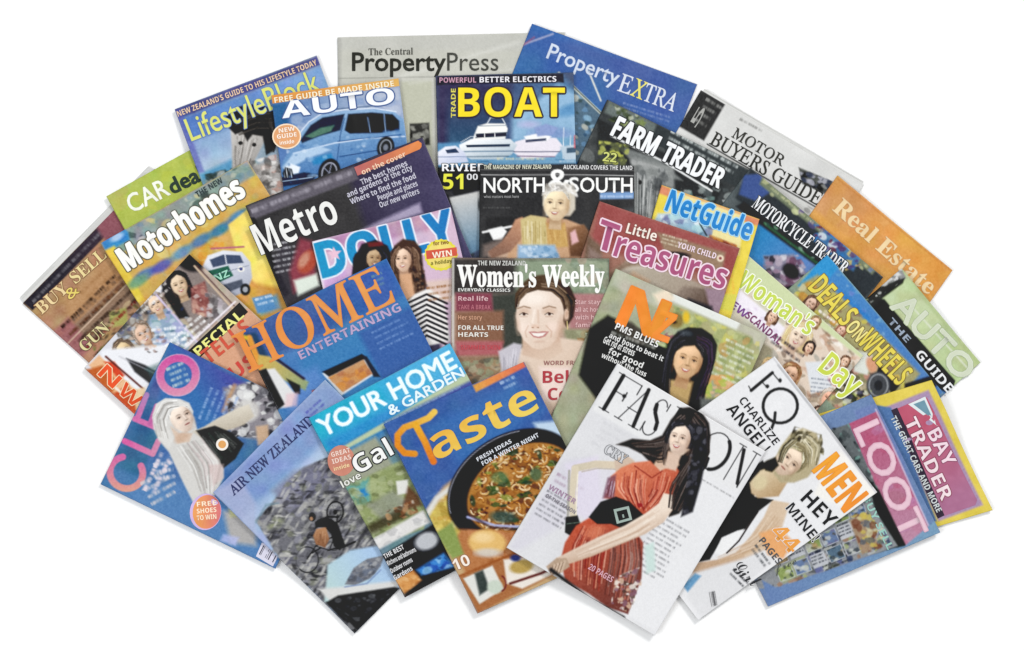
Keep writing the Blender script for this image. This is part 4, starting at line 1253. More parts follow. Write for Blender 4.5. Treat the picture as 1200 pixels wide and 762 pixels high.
def art_netguide(A):
    A.poly([(772, 216), (892, 258), (888, 265), (770, 226)], '#d98a6a', 1.2)
    A.grain(9, .05)
    A.poly([(786, 222), (872, 253), (866, 300), (776, 262)], '#e9dc9a', 2)
    A.poly([(771, 250), (800, 250), (830, 262), (826, 290), (762, 270)], '#b7cfdc', 2)
    A.speck([(772, 252), (806, 250), (836, 268), (830, 292), (762, 270)], ['#8fb2cc', '#e6eef0', '#7b7fa6', '#59788c', '#a8d4d8'], 50, 5, .7)
    A.line([(820, 262), (828, 276)], 1.5, '#34403c', .7)
    A.poly([(832, 276), (862, 288), (848, 345), (826, 330)], '#b06040', 2.5)
    A.speck([(832, 276), (864, 288), (850, 345), (826, 330)], ['#c9683c', '#e09a4c', '#8f5a6c', '#7d3d38', '#d8843c'], 46, 5, .7, 75)
    A.body((852, 290), (858, 346), 2, 7, 4, '#f0b050', .6)
    A.poly([(848, 345), (866, 345), (860, 366), (842, 362)], '#d6cf5c', 2)
    A.text('NetGuide', (779, 246), (877, 282), 25, '#2f82c8', 'S', 'title', out='#2f82c8', ow=.4, out2='#a4d4ec', ow2=1.8)


def art_treasures(A):
    A.poly([(703, 235), (868, 292), (856, 330), (690, 290)], '#9c5a58', 6)
    A.poly([(688, 275), (706, 290), (700, 330), (680, 330)], '#7a6658', 4)
    A.grain(14, .04)
    A.poly([(770, 272), (850, 296), (846, 320), (780, 300)], '#98806c', 3)
    A.body((776, 276), (805, 284), 3, 4.5, 2.6, '#d8ccb4', .8)
    # pregnant figure's cream arm and soft backdrop
    A.poly([(735, 305), (790, 320), (840, 340), (846, 372), (800, 362), (726, 330), (716, 420), (700, 420), (712, 330)], ('#b3a898', '#9c8c80', (740, 320), (840, 360)), 4)
    A.ring(752, 350, 46, 42, 7, '#8a7464', 0, 160, 290, 3, .9)
    A.ring(748, 352, 40, 38, 3, '#d0c4b4', 0, 165, 280, 2, .6)
    A.poly([(716, 380), (722, 340), (742, 320), (760, 330), (745, 370), (730, 400)], '#c9a184', 6)
    A.poly([(800, 336), (834, 340), (832, 366), (812, 358), (790, 348)], ('#93857a', '#5c4c44', (800, 335), (830, 365)), 3)
    A.poly([(826, 338), (850, 340), (848, 372), (832, 368)], '#9a8490', 3)
    A.poly([(806, 350), (834, 360), (836, 372), (806, 362)], '#3f3d42', 3)
    A.poly([(690, 290), (705, 300), (705, 440), (680, 430)], '#93807a', 4, .8)
    A.ell(795, 299, 14, 3.6, '#3a3034', 6, 1.5)
    A.text('Little', (733, 273), (768, 283), 12, '#efe4da', 'S', 'title', out='#8a5a50', ow=.8)
    A.text('T', (697, 290), (719, 298), 34, '#a8587c', 'S', 'title', out='#ecd4e0', ow=2.0, shear=-.1)
    A.text('reasures', (718, 300), (847, 340), 30, '#a8587c', 'S', 'title', out='#ecd4e0', ow=1.9)
    A.ell(844, 303, 4, 4, '#f0dfc4', 0, 1); A.ell(844, 303, 1.8, 1.8, '#8f4d50', 0, .8)
    A.text('YOUR CHILD', (793, 290), (838, 304), 7, '#ead6e2', 'S', 'headline')


def art_dolly(A):
    A.poly([(366, 283), (528, 243), (534, 262), (372, 300)], '#b487a4', 4, .8)
    A.poly([(366, 284), (374, 282), (385, 345), (376, 350)], '#eef0ee', 1.5)
    A.poly([(376, 322), (420, 312), (430, 340), (384, 352)], '#c9a3d0', 4)
    A.grain(10, .05, tint=.05)
    A.poly([(505, 250), (528, 244), (545, 330), (540, 420), (490, 400)], '#d3b6cc', 4)
    A.poly([(495, 330), (540, 326), (548, 352), (500, 356)], '#dcc2b8', 4)
    A.ptext('DOLLY', (379, 326), (536, 285), 41, ('#2196c8', '#2a7fc0', (380, 300), (520, 260)), 'S', out='#e9ecf6', ow=3.2, grow=1.3)
    pts = []
    for k in range(10):
        t = math.radians(-90 + 36 * k - 8); r = 9 if k % 2 == 0 else 4
        pts.append((392 + r * math.cos(t), 298 + r * math.sin(t)))
    A.poly(pts, '#e6bcd0', .6)
    # two girls under the title
    A.poly([(415, 345), (500, 335), (520, 420), (420, 430)], '#4f4a60', 4)
    A.poly([(412, 330), (414, 304), (424, 286), (440, 281), (454, 288), (462, 306), (464, 340), (446, 352), (420, 348)], '#232329', 1.2)
    A.face(438, 303, 12.5, 4, '#b89c7c', '#232329', 1.4, turn=.1, neck=False)
    A.strands([(414, 330), (414, 300), (434, 282)], [(424, 334), (424, 302), (436, 286)], 26, ['#3a3a44', '#15151a', '#4c4c58'], 1.1, .6)
    A.strands([(440, 282), (456, 300), (462, 340)], [(440, 287), (450, 304), (452, 340)], 26, ['#3a3a44', '#15151a', '#4c4c58'], 1.1, .6)
    A.poly([(430, 284), (448, 283), (450, 288), (432, 290)], '#8a3040', 1.5, .8)
    A.poly([(428, 324), (452, 322), (452, 344), (428, 344)], '#85707e', 2.5, .7)
    A.poly([(458, 306), (462, 288), (472, 280), (486, 282), (494, 292), (496, 314), (500, 334), (494, 352), (486, 372), (470, 376), (462, 356), (456, 336)], '#54423a', 1.4)
    A.face(472, 304, 15, -6, '#e6c4ac', '#54423a', 1.2, turn=-.08, lips='#b0605c')
    A.strands([(476, 282), (492, 294), (497, 330), (486, 372)], [(478, 286), (484, 300), (484, 330), (474, 366)], 50, ['#8a705e', '#2f2420', '#6c5446', '#a08470'], 1.1, .6)
    A.strands([(470, 284), (459, 300), (457, 330), (466, 368)], [(472, 288), (463, 302), (465, 330), (474, 368)], 36, ['#8a705e', '#2f2420', '#6c5446', '#a08470'], 1.1, .6)
    A.speck([(456, 318), (466, 322), (470, 372), (460, 356)], ['#7c6454', '#3c2e28', '#947a68'], 24, 3, .6, 85)
    A.speck([(486, 290), (498, 316), (496, 350), (484, 374), (482, 330)], ['#7c6454', '#3c2e28', '#947a68'], 34, 3, .6, 85)
    A.poly([(468, 322), (482, 320), (486, 346), (470, 356)], '#d8a684', 1.6)
    A.poly([(474, 356), (486, 345), (502, 338), (520, 350), (528, 400), (486, 408)], '#ece9e6', 1.2)
    for k in range(9):
        A.line([(476 + k * 1.2, 356 + k * 6), (500, 345 + k * 6), (524, 356 + k * 6)], 2.7, '#36343c', .6)
    A.disc(517, 299, 20, 19, '#e2d84e', n=40, teeth=.06); A.disc(517, 299, 16.5, 15.5, '#e9d678'); A.patch('strip', [(499, 294), (535, 290), (536, 300), (500, 304)], '#cf5a48')
    A.text('a holiday', (505, 311), (530, 308), 4.5, '#7a7430', 'S'); A.text('for two', (508, 288), (526, 286), 4.5, '#8a5c30', 'S')
    A.body((500, 340), (534, 336), 3, 7, 4, '#9a6a48', .8)
    A.text('WIN', (507, 303), (530, 300), 7, '#f6e9d4', 'S', 'headline')


def art_couple(A):
    """Gossip weekly with pictures of couples, a lemon banner and orange letters."""
    A.grain(10, .06, tint=.05)
    A.poly([(98, 430), (160, 345), (208, 300), (226, 292), (240, 310), (190, 345), (150, 390), (112, 440)], '#d6d6de', 2)
    A.poly([(160, 340), (205, 302), (210, 310), (168, 346)], '#b49ad6', 2)
    # upper picture: dark-haired woman and red-haired friend
    A.poly([(186, 330), (222, 298), (272, 358), (234, 398)], '#8d827e', 1.5)
    A.poly([(190, 330), (204, 340), (222, 372), (210, 374), (190, 344)], '#252427', 2)
    A.face(210, 334, 14, -22, '#d9c2a4', '#26242a', 1.3)
    A.ell(222, 305, 18, 12, '#2a282c', 30, 3)
    A.poly([(224, 338), (240, 330), (250, 372), (226, 366)], '#96625e', 2.5)
    A.speck([(224, 338), (240, 330), (252, 374), (226, 368)], ['#b07a74', '#7a4a48', '#c49a8c'], 30, 3.6, .6, 60)
    A.speck([(240, 340), (258, 350), (270, 362), (244, 388)], ['#d0d0d2', '#8f8a8a', '#b9aeb4', '#5f5a5c'], 34, 5, .7)
    A.line([(228, 312), (273, 362)], 2.4, '#cdb49a', .8)
    A.line([(231, 312), (275, 359)], 1.2, '#6a4c48', .5)
    # middle pictures
    A.poly([(160, 352), (182, 342), (228, 396), (214, 420), (150, 400)], '#8ea4bc', 2)
    A.speck([(160, 352), (182, 342), (228, 398), (214, 420), (150, 400)], ['#a9bdd2', '#6f8fb0', '#a9a6d8', '#c6d4de', '#7fa3a0'], 60, 5, .6)
    A.poly([(130, 372), (160, 352), (180, 350), (170, 400), (140, 396)], '#7d7c7a', 3)
    A.speck([(128, 374), (160, 352), (176, 356), (168, 400), (140, 398)], ['#4a4a4a', '#b4b2ac', '#8a7a70', '#5a5f80'], 46, 4, .7)
    A.face(183, 357, 12.5, -25, '#e0c4a8', '#7d6f66', .7)
    A.face(168, 392, 13.5, -30, '#d6b49c', '#8c7a6c', .7, hw=.9)
    A.face(146, 412, 13.5, -30, '#d9c094', '#6a5a4c', .6)
    A.body((178, 390), (220, 386), 4, 7, 5, '#eef2f6', .85)
    A.line([(180, 342), (232, 402)], 2.2, '#cfc2e2', .8)
    # couple in evening dress
    A.poly([(118, 410), (200, 404), (196, 430), (175, 470), (120, 440)], '#e8e9ee', 3)
    A.poly([(148, 420), (170, 428), (188, 438), (176, 450), (158, 436)], '#26262a', 1.6)
    A.line([(140, 418), (186, 440)], 2, '#b9b9c0', 1, .6)
    A.poly([(170, 432), (190, 425), (192, 440), (180, 452)], '#4a6a6a', 4, .6)
    A.speck([(150, 352), (226, 330), (262, 380), (200, 424), (140, 400)], ['#3a3634', '#e9e4de', '#7c5a50', '#b9c4d0', '#4a5f80', '#d9b8a0'], 90, 2.2, .55)
    A.body((160, 366), (196, 334), 2, 7, 4.5, '#f4f0ea', .85); A.body((196, 408), (238, 372), 3, 7, 4.5, '#fafafa', .85)
    # peach ground with red letters
    A.poly([(222, 420), (292, 360), (330, 410), (330, 470), (262, 440)], '#d9a285', 2)
    A.poly([(104, 428), (116, 416), (172, 470), (164, 488), (150, 482)], '#e6b48a', 1.5)
    A.poly([(100, 434), (120, 428), (136, 446), (132, 462), (116, 456)], '#c2673a', 2.5)
    A.poly([(122, 424), (134, 424), (146, 440), (140, 446)], '#d8502e', 2)
    A.poly([(124, 466), (150, 452), (160, 470), (160, 486), (142, 480)], '#c85a38', 2.5)
    A.line([(124, 418), (168, 456)], 2.4, '#6a3a34', .8)
    A.line([(128, 448), (144, 462), (150, 448)], 3.0, '#e9e2d4', 1)
    A.poly([(156, 458), (170, 454), (172, 476), (160, 480)], '#e6c9a0', 2)
    A.patch('banner', [(212, 420), (281, 355), (291, 366), (224, 430)], '#2c2a26')
    A.line([(205, 420), (276, 354)], 2.0, '#efe6ee', .8)
    A.text('SPECIAL', (224, 427), (287, 371), 11, '#e9e78c', 'S', 'headline')
    A.text('N', (114, 439), (132, 456), 17, '#e2552f', 'S', 'title', out='#f0d9b4', ow=1)
    A.text('W', (137, 459), (159, 479), 16, '#d9522f', 'S', 'title', out='#f0d9b4', ow=1)
    A.text('TELLS', (245, 428), (296, 388), 18, '#cf5a48', 'S', 'headline')
    A.text('US', (276, 446), (302, 426), 16, '#d05048', 'S', 'headline')


def art_cleo(A):
    A.poly([(118, 567), (205, 400), (240, 415), (150, 580)], ('#3f6f96', '#5a5a96', (150, 500), (200, 420)), 4)
    A.grain(14, .05, tint=.05)
    A.poly([(118, 567), (128, 545), (200, 575), (340, 640), (322, 667), (200, 610)], '#5a82b0', 6, .7)
    A.poly([(130, 575), (240, 560), (330, 620), (322, 665)], '#5f86b8', 6, .7)
    A.poly([(184, 480), (200, 400), (300, 455), (262, 520), (210, 505)], ('#4574b0', '#5c4f9e', (240, 480), (290, 450)), 6, .9)
    A.poly([(262, 455), (330, 440), (330, 520), (270, 510)], '#8e8a90', 4)
    A.speck([(265, 450), (330, 445), (335, 515), (270, 512)], ['#cfcfd0', '#6b6a70', '#3b3a3e', '#a9a8ad', '#e4e4e2'], 70, 4.5, .8)
    A.ell(290, 482, 14, 13, '#d3d0cb', 0, 3, .8)
    A.poly([(300, 500), (314, 498), (316, 520), (302, 522)], '#d8b08c', 2, .8)
    A.line([(262, 482), (275, 452)], 4, '#cf9a6c', 2, .7)
    # title rings and bars
    A.ring(148, 554, 18.5, 19.5, 8, ('#cf6aa0', '#d99a8a', (148, 535), (148, 575)), -64, 38, 322, .7)
    A.line([(146, 517), (179, 532), (186, 517)], 7, ('#d8629e', '#cf8aa6', (150, 516), (185, 530)), .7)
    A.line([(158, 491), (192, 505)], 6.5, '#d070a4', .7); A.line([(161, 491), (172, 463)], 6.5, ('#d070a4', '#a982b4', (161, 491), (172, 463)), .7); A.line([(176, 497), (184, 476)], 6, '#c06aa0', .7)
    A.ring(209, 440, 21, 20, 9, ('#cf5f9e', '#d890ac', (205, 420), (215, 462)), -20)
    A.ring(209, 440, 25.5, 24.5, 1, '#e2b2cc', -20, a=.7)
    A.body((196, 436), (216, 428), 4, 7, 5, '#b7c7cc', .9)
    # small print on the blue
    A.body((236, 492), (252, 452), 5, 8, 4.5, '#96b0dc', .7, .2)
    A.body((166, 570), (200, 552), 4, 9, 6, '#cfc9cc', .8, .2)
    A.body((180, 548), (205, 545), 3, 8, 6, '#e8e0e6', .8, .2)
    # pale-haired woman looking back over her shoulder
    A.poly([(179, 486), (184, 474), (194, 468), (208, 468), (220, 474), (228, 490), (232, 506), (262, 540), (262, 560), (252, 580), (240, 594), (226, 588), (212, 560), (198, 530), (186, 516), (180, 502)], '#cfcdc9', 1.2)
    A.poly([(226, 506), (240, 500), (256, 490), (280, 478), (292, 474), (298, 488), (286, 498), (258, 508), (240, 516)], ('#d8d0c0', '#b9ae9c', (260, 484), (266, 506)), 1.2)
    A.poly([(230, 505), (252, 499), (270, 506), (286, 520), (276, 538), (262, 549), (250, 532), (240, 518)], '#3a3b3b', 1.0)
    A.strands([(234, 508), (260, 544)], [(256, 502), (282, 524)], 36, ['#5a5c5a', '#1f2020', '#6a6c6a', '#3f4a44'], 1.2, .55)
    A.poly([(200, 500), (210, 508), (226, 508), (222, 518), (208, 520)], '#d4bca8', 1.2)
    A.face(213, 490, 18, -28, '#e3d2c4', '#d6d4d0', .6, smile=0, turn=.16, back=False, neck=False, fw=.74, lips='#a86a68')
    A.ell(213, 513, 9, 5, '#c9a992', -30, 2, .8)
    Wn = ['#fafaf8', '#a8a49e', '#c2c0bd', '#8e8a86', '#eceae6']
    A.poly([(179, 490), (183, 474), (194, 467), (210, 468), (219, 475), (206, 478), (197, 486), (196, 500), (204, 514), (198, 526), (186, 514)], '#d9d7d3', 1.0)
    A.strands([(214, 469), (190, 470), (179, 490), (186, 520)], [(214, 477), (200, 480), (194, 494), (202, 522)], 70, Wn, 1.1, .6)
    A.strands([(204, 520), (222, 548), (240, 592)], [(232, 508), (260, 542), (250, 580)], 80, Wn + ['#c9b4b4'], 1.3, .45)
    A.poly([(244, 545), (262, 544), (262, 560), (250, 570)], '#cdb3b0', 2, .6)
    A.disc(260.5, 521, 7.2, 7.2, '#ece7df'); A.disc(260.5, 521, 4.6, 4.6, '#d9a060')
    # red-orange badge
    A.disc(241, 600, 18.5, 21.5, '#cbb2dc', 10); A.disc(242.5, 600, 16.5, 20, ('#e39a5c', '#d4707c', (232, 600), (262, 600)), 10)
    for i, w in enumerate(('FREE', 'SHOES', 'TO WIN')):
        A.text(w, (231, 594 + i * 8), (254, 592 + i * 8), 5.5, '#fbe6cc', 'S')
    A.poly([(262, 600), (300, 590), (300, 640), (270, 636)], '#cdb9a2', 6, .7)
    A.poly([(268, 594), (282, 592), (284, 606), (270, 606)], '#c3c486', 3, .8)
    A.poly([(262, 626), (280, 630), (276, 640), (258, 634)], '#aeb6e6', 3, .8)
    A.patch('barcode', [(300, 652), (307, 636), (329, 646), (320, 664)], '#d6d4e4')
    for k in range(10):
        x, y = 303.5 + k * 1.72, 649.6 + k * 1.02; w = .55 + .5 * (k % 3 == 0)
        A.patch('barcode', [(x, y), (x + w, y + w * .6), (x + w + 5.4, y + w * .6 - 10.6), (x + 5.4, y - 10.6)], '#44424e')
    A.body((172, 577), (194, 530), 2, 11, 7, '#e2d2da', .9, .1)


def art_air(A):
    A.poly([(250, 577), (380, 446), (420, 480), (280, 610)], ('#7f8fc4', '#6a8fc0', (300, 540), (340, 580)), 8, .7)
    A.poly([(300, 610), (420, 480), (470, 520), (410, 560), (330, 600)], '#b7cbe2', 10)
    A.grain(14, .04, tint=.04)
    A.poly([(250, 577), (280, 560), (300, 590), (300, 640), (285, 612)], '#a9b0d0', 5, .7)
    R = [(300, 610), (320, 588), (336, 565), (356, 548), (400, 530), (460, 560), (500, 640), (440, 660), (400, 700), (416, 741), (330, 658)]
    A.poly(R, '#74747a', 2.5)
    A.poly([(318, 575), (345, 552), (380, 545), (390, 575), (340, 600)], '#7f7f96', 6, .7)
    A.speck(R, ['#8f8f92', '#57575a', '#a4a39e', '#6a6a78', '#474749', '#93939e', '#7f8270'], 420, 4.2, .6, 130)
    A.speck([(340, 560), (400, 540), (460, 600), (420, 650), (360, 640)], ['#b5b4b0', '#5d5d60', '#98989c'], 120, 3, .6, 125)
    A.ell(323, 615, 10, 5, '#9aa07c', -30, 3, .7)
    A.line([(300, 612), (312, 592), (326, 590)], 2, '#6f8896', 1.5, .8)
    A.speck(R, ['#bdbcb6', '#3f3f42', '#a8a8a6', '#6c6c70'], 200, 2.6, .65, 130, 5)
    A.speck(R, ['#d0cfc9', '#2e2e31', '#9a9a98', '#55555a'], 380, 1.5, .6, 125, 5)
    # mountain biker in dark clothes, seen against the rock
    A.ring(393, 600.5, 9.5, 12.5, 1.8, '#28282a', 10); A.ring(393, 600.5, 7.5, 10.4, .6, '#8c8c8e', 10)
    for k in range(6):
        q = k * 1.05; A.line([(393, 600.5), (393 + 8 * math.cos(q), 600.5 + 11 * math.sin(q))], .5, '#5c5c60', .3, .7)
    A.ell(393, 600.5, 2.4, 2.8, '#2c2c2e', 0, .6)
    A.ring(360, 656, 13, 15, 1.5, '#38383b', 0, -100, 130); A.ring(360, 656, 13, 15, .9, '#4a4a4e', 0, 130, 260, a=.7)
    A.line([(360, 655), (370, 640), (392, 628), (396, 604)], 1.6, '#2e2e31', .6); A.line([(370, 640), (386, 645), (392, 628)], 1.3, '#3a3a3d', .5); A.line([(384, 645), (404, 640)], 1.6, '#2a2a2c', .5)
    A.poly([(369, 612), (376, 608), (388, 608), (396, 614), (400, 626), (404, 638), (398, 645), (391, 640), (388, 626), (380, 618), (370, 618)], '#1f1f21', .8)
    A.poly([(371, 620), (382, 618), (386, 632), (381, 642), (370, 638), (367, 628)], ('#b88a68', '#8a644c', (374, 620), (378, 640)), .8)
    A.strands([(372, 622), (370, 638)], [(383, 621), (383, 640)], 12, ['#d0a484', '#6e4e3c'], .9, .5)
    A.ell(366, 606, 4.2, 5.2, '#1d1d1f', 0, .7); A.ell(365, 608, 2, 2.4, '#a88468', 0, .6)
    A.line([(372, 612), (384, 606), (396, 606)], 2.2, '#262628', .6); A.line([(394, 643), (402, 641), (416, 635)], 2.2, '#262628', .6); A.line([(376, 642), (366, 648)], 1.8, '#2a2a2c', .6)
    # lake at the lower edge, black foreground
    A.poly([(382, 686), (384, 662), (410, 645), (440, 640), (480, 640), (470, 690), (440, 700), (400, 712), (380, 705)], ('#b3cfd0', '#a6c4e6', (385, 690), (440, 650)), 2)
    A.poly([(372, 690), (400, 688), (470, 680), (460, 700), (390, 708)], '#d4d4d2', 3)
    A.poly([(404, 685), (414, 666), (430, 655), (450, 651), (446, 664), (434, 678), (416, 686)], '#7d7f86', 1)
    A.line([(404, 688), (430, 684), (446, 668)], 1.6, '#6f7fae', .8, .7)
    A.speck([(404, 684), (420, 660), (448, 652), (440, 672), (420, 684)], ['#5d6068', '#a7a9ac', '#6c7484'], 40, 3, .7, -30)
    A.poly([(382, 706), (396, 698), (462, 688), (470, 690), (416, 743)], '#2a2a2c', 1.6)
    A.speck([(384, 706), (400, 698), (462, 690), (420, 730)], ['#55565a', '#3c3d40', '#6d6f72'], 60, 3, .6, -12)
    A.speck([(310, 640), (326, 642), (420, 740), (410, 744)], ['#39393b', '#8f8f92', '#5f5f62'], 60, 3.4, .7, 45)
    A.text('AIR NEW ZEALAND', (274, 581), (369, 495), 11.5, '#363c68', 'I', 'title', out='#363c68', ow=.3)
    A.body((360, 486), (378, 470), 2, 6, 4, '#5b5fb0', .7)


def art_home(A):
    A.poly([(280, 388), (455, 303), (475, 345), (300, 430)], ('#4d6396', '#4a6cae', (300, 400), (450, 320)), 8)
    A.grain(18, .03, tint=.03)
    A.poly([(350, 420), (480, 360), (520, 420), (380, 490)], '#4a82b8', 8, .8)
    A.poly([(420, 390), (480, 360), (520, 410), (450, 450)], '#4b66a4', 6, .8)
    A.poly([(330, 450), (370, 430), (400, 470), (350, 510)], '#6f8ed0', 10, .6)
    A.body((436, 392), (478, 372), 4, 7, 3, '#86a4d8', .6, .3)
    # left strip with curtains, gold beam, white chair
    A.poly([(284, 392), (300, 390), (330, 450), (310, 455)], '#34506c', 3)
    A.line([(292, 396), (306, 432)], 7, '#e09848', 1.2)
    A.line([(284, 396), (300, 430)], 4, '#2c3a44', 1)
    A.line([(276, 392), (288, 396)], 5, '#d8b43c', 1.5)
    A.poly([(303, 416), (316, 418), (362, 448), (358, 458), (320, 440), (302, 430)], ('#c9ac62', '#8fa07a', (310, 425), (360, 452)), 1.6)
    A.line([(320, 418), (356, 444)], 3, '#3c3148', 1.2)
    A.poly([(336, 444), (352, 452), (352, 462), (346, 462)], '#2a2d30', 1.4)
    A.poly([(306, 434), (322, 432), (346, 462), (342, 476), (324, 480)], '#dcdcdc', 1.5)
    A.poly([(300, 436), (312, 432), (334, 474), (322, 484), (314, 480)], '#2e2e30', 1.2)
    A.speck([(302, 436), (312, 433), (333, 474), (322, 482)], ['#4c4c50', '#1e1e20'], 20, 4, .6)
    A.poly([(336, 462), (350, 460), (348, 476), (334, 478)], '#e2bcc4', 3, .7)
    # framed amber picture
    A.poly([(378, 438), (424, 416), (440, 438), (400, 464)], '#d9dfe4', 1)
    A.poly([(378, 436), (424, 415), (430, 420), (386, 442)], '#23262c', 1)
    A.poly([(424, 416), (430, 418), (446, 442), (438, 442)], '#3a3f4a', 1)
    A.poly([(385, 443), (426, 422), (436, 438), (402, 460)], '#c08458', 1)
    A.speck([(385, 443), (426, 422), (436, 438), (402, 460)], ['#d99048', '#b0745a', '#c99a72'], 24, 5, .6, -25)
    A.poly([(366, 458), (384, 452), (386, 470), (372, 476)], '#5f5a68', 2)
    A.speck([(366, 458), (384, 452), (386, 470), (372, 476)], ['#d08a8a', '#3a3c48', '#8a4a58'], 16, 3, .8)
    A.body((436, 327), (448, 322), 3, 6, 4, '#8fb49a', .5)
    A.text('HOME', (292, 437), (464, 353), 47, ('#df8c48', '#e09a58', (300, 420), (440, 340)), 'I', 'title', out='#df9050', ow=.7)
    A.text('ENTERTAINING', (353, 422), (471, 364), 10, '#b7a2c4', 'S', 'headline')


def art_your_home(A):
    A.poly([(362, 490), (528, 402), (552, 444), (382, 530)], ('#3aa6cc', '#5aaee0', (380, 510), (520, 430)), 1)
    A.poly([(362, 490), (440, 450), (450, 470), (372, 510)], '#33b0c8', 10, .6)
    A.poly([(380, 518), (470, 470), (500, 480), (395, 545)], '#3f86cc', 8, .7)
    A.grain(14, .03, tint=.03)
    A.poly([(388, 532), (548, 437), (552, 447), (400, 530), (395, 540)], '#b4c4a0', 1.5)
    A.poly([(450, 495), (553, 446), (575, 480), (470, 530)], ('#4b72b0', '#5a5fa8', (460, 500), (560, 460)), 4)
    A.poly([(388, 540), (440, 512), (470, 560), (404, 575)], '#9a9e8c', 4)
    A.body((452, 497), (540, 455), 1, 6, 3, '#9fb4da', .6)
    A.disc(400, 540, 16, 18, '#c88674')
    A.text('GREAT', (389, 536), (411, 530), 5.5, '#f0d8cc', 'S'); A.text('IDEAS', (390, 544), (412, 538), 5.5, '#f0d8cc', 'S'); A.text('inside', (392, 552), (410, 547), 4.5, '#f4d8a8', 'S')
    # picture of a garden room
    Q = [(402, 572), (470, 540), (500, 600), (496, 620), (430, 640)]
    A.poly(Q, '#8f9a6c', 3)
    A.poly([(402, 572), (432, 560), (434, 590), (412, 592)], '#6aa29c', 4)
    A.poly([(416, 576), (430, 571), (432, 580), (420, 585)], '#3f86c0', 2)
    A.speck(Q, ['#a9b488', '#77805c', '#98a47c', '#b3b89a', '#62684a'], 130, 5, .5)
    A.poly([(430, 592), (460, 575), (482, 590), (450, 612)], '#8f9288', 5, .7)
    A.poly([(464, 564), (478, 562), (478, 578), (466, 580)], '#dcdcd6', 1.2)
    A.poly([(478, 570), (490, 580), (494, 592), (470, 600)], '#6a4638', 3, .8)
    A.poly([(430, 616), (470, 596), (480, 604), (434, 626)], '#4a4436', 4, .8)
    A.speck([(450, 600), (484, 586), (490, 600), (455, 616)], ['#8a5a40', '#5c4030', '#b4906c', '#cfcac0'], 24, 3, .7)
    A.poly([(416, 644), (496, 598), (504, 612), (440, 646), (424, 652)], '#dad8d6', 2)
    A.speck([(425, 638), (496, 600), (502, 612), (434, 648)], ['#bdbdbc', '#e8e6e4', '#a8a8aa'], 26, 5, .5, -28)
    # black panel with small white print, blue and orange pictures
    A.poly([(446, 652), (508, 614), (560, 650), (530, 672), (476, 700)], '#33353a', 1.5)
    A.ell(500, 634, 14, 10, '#b9bcc2', -20, 3)
    for i, (w, a, b) in enumerate((('THE BEST', (451, 655), (474, 643)), ('Kitchens and bathrooms', (455, 663), (488, 646)), ('Outdoor rooms', (459, 672), (484, 658)), ('Gardens', (463, 680), (484, 668)))):
        A.text(w, a, b, 5.5, '#e2e2e4', 'S', 'headline')
    A.poly([(488, 668), (520, 648), (534, 664), (494, 674)], '#4a86d0', 2.5)
    A.speck([(488, 668), (520, 650), (530, 664), (496, 674)], ['#3a5cb0', '#8fc0e8', '#274a80'], 20, 4, .7)
    A.poly([(462, 680), (484, 668), (494, 680), (474, 696)], '#c98a54', 2)
    A.speck([(462, 680), (484, 668), (494, 680), (474, 696)], ['#e0b07c', '#a8683c', '#d89a60'], 18, 4, .6)
    A.line([(446, 654), (474, 700), (530, 672)], 2.2, '#4a3028', .9)
    A.text('YOUR HOME', (380, 512), (536, 430), 21, '#eaf6fb', 'g', 'title', out='#eaf6fb', ow=.55, out2='#78c8e6', ow2=1.8)
    A.text('& GARDEN', (458, 487), (545, 441), 11.5, '#e2f2f8', 'g', 'title', out='#e2f2f8', ow=.45)
    A.text('Gal', (420, 556), (462, 532), 21, '#f0f0ee', 'S', 'headline', out='#2f3134', ow=1.4)
    A.text('love', (402, 572), (424, 560), 8, '#e6e6e0', 'S', 'headline', out='#5d6054', ow=.6)


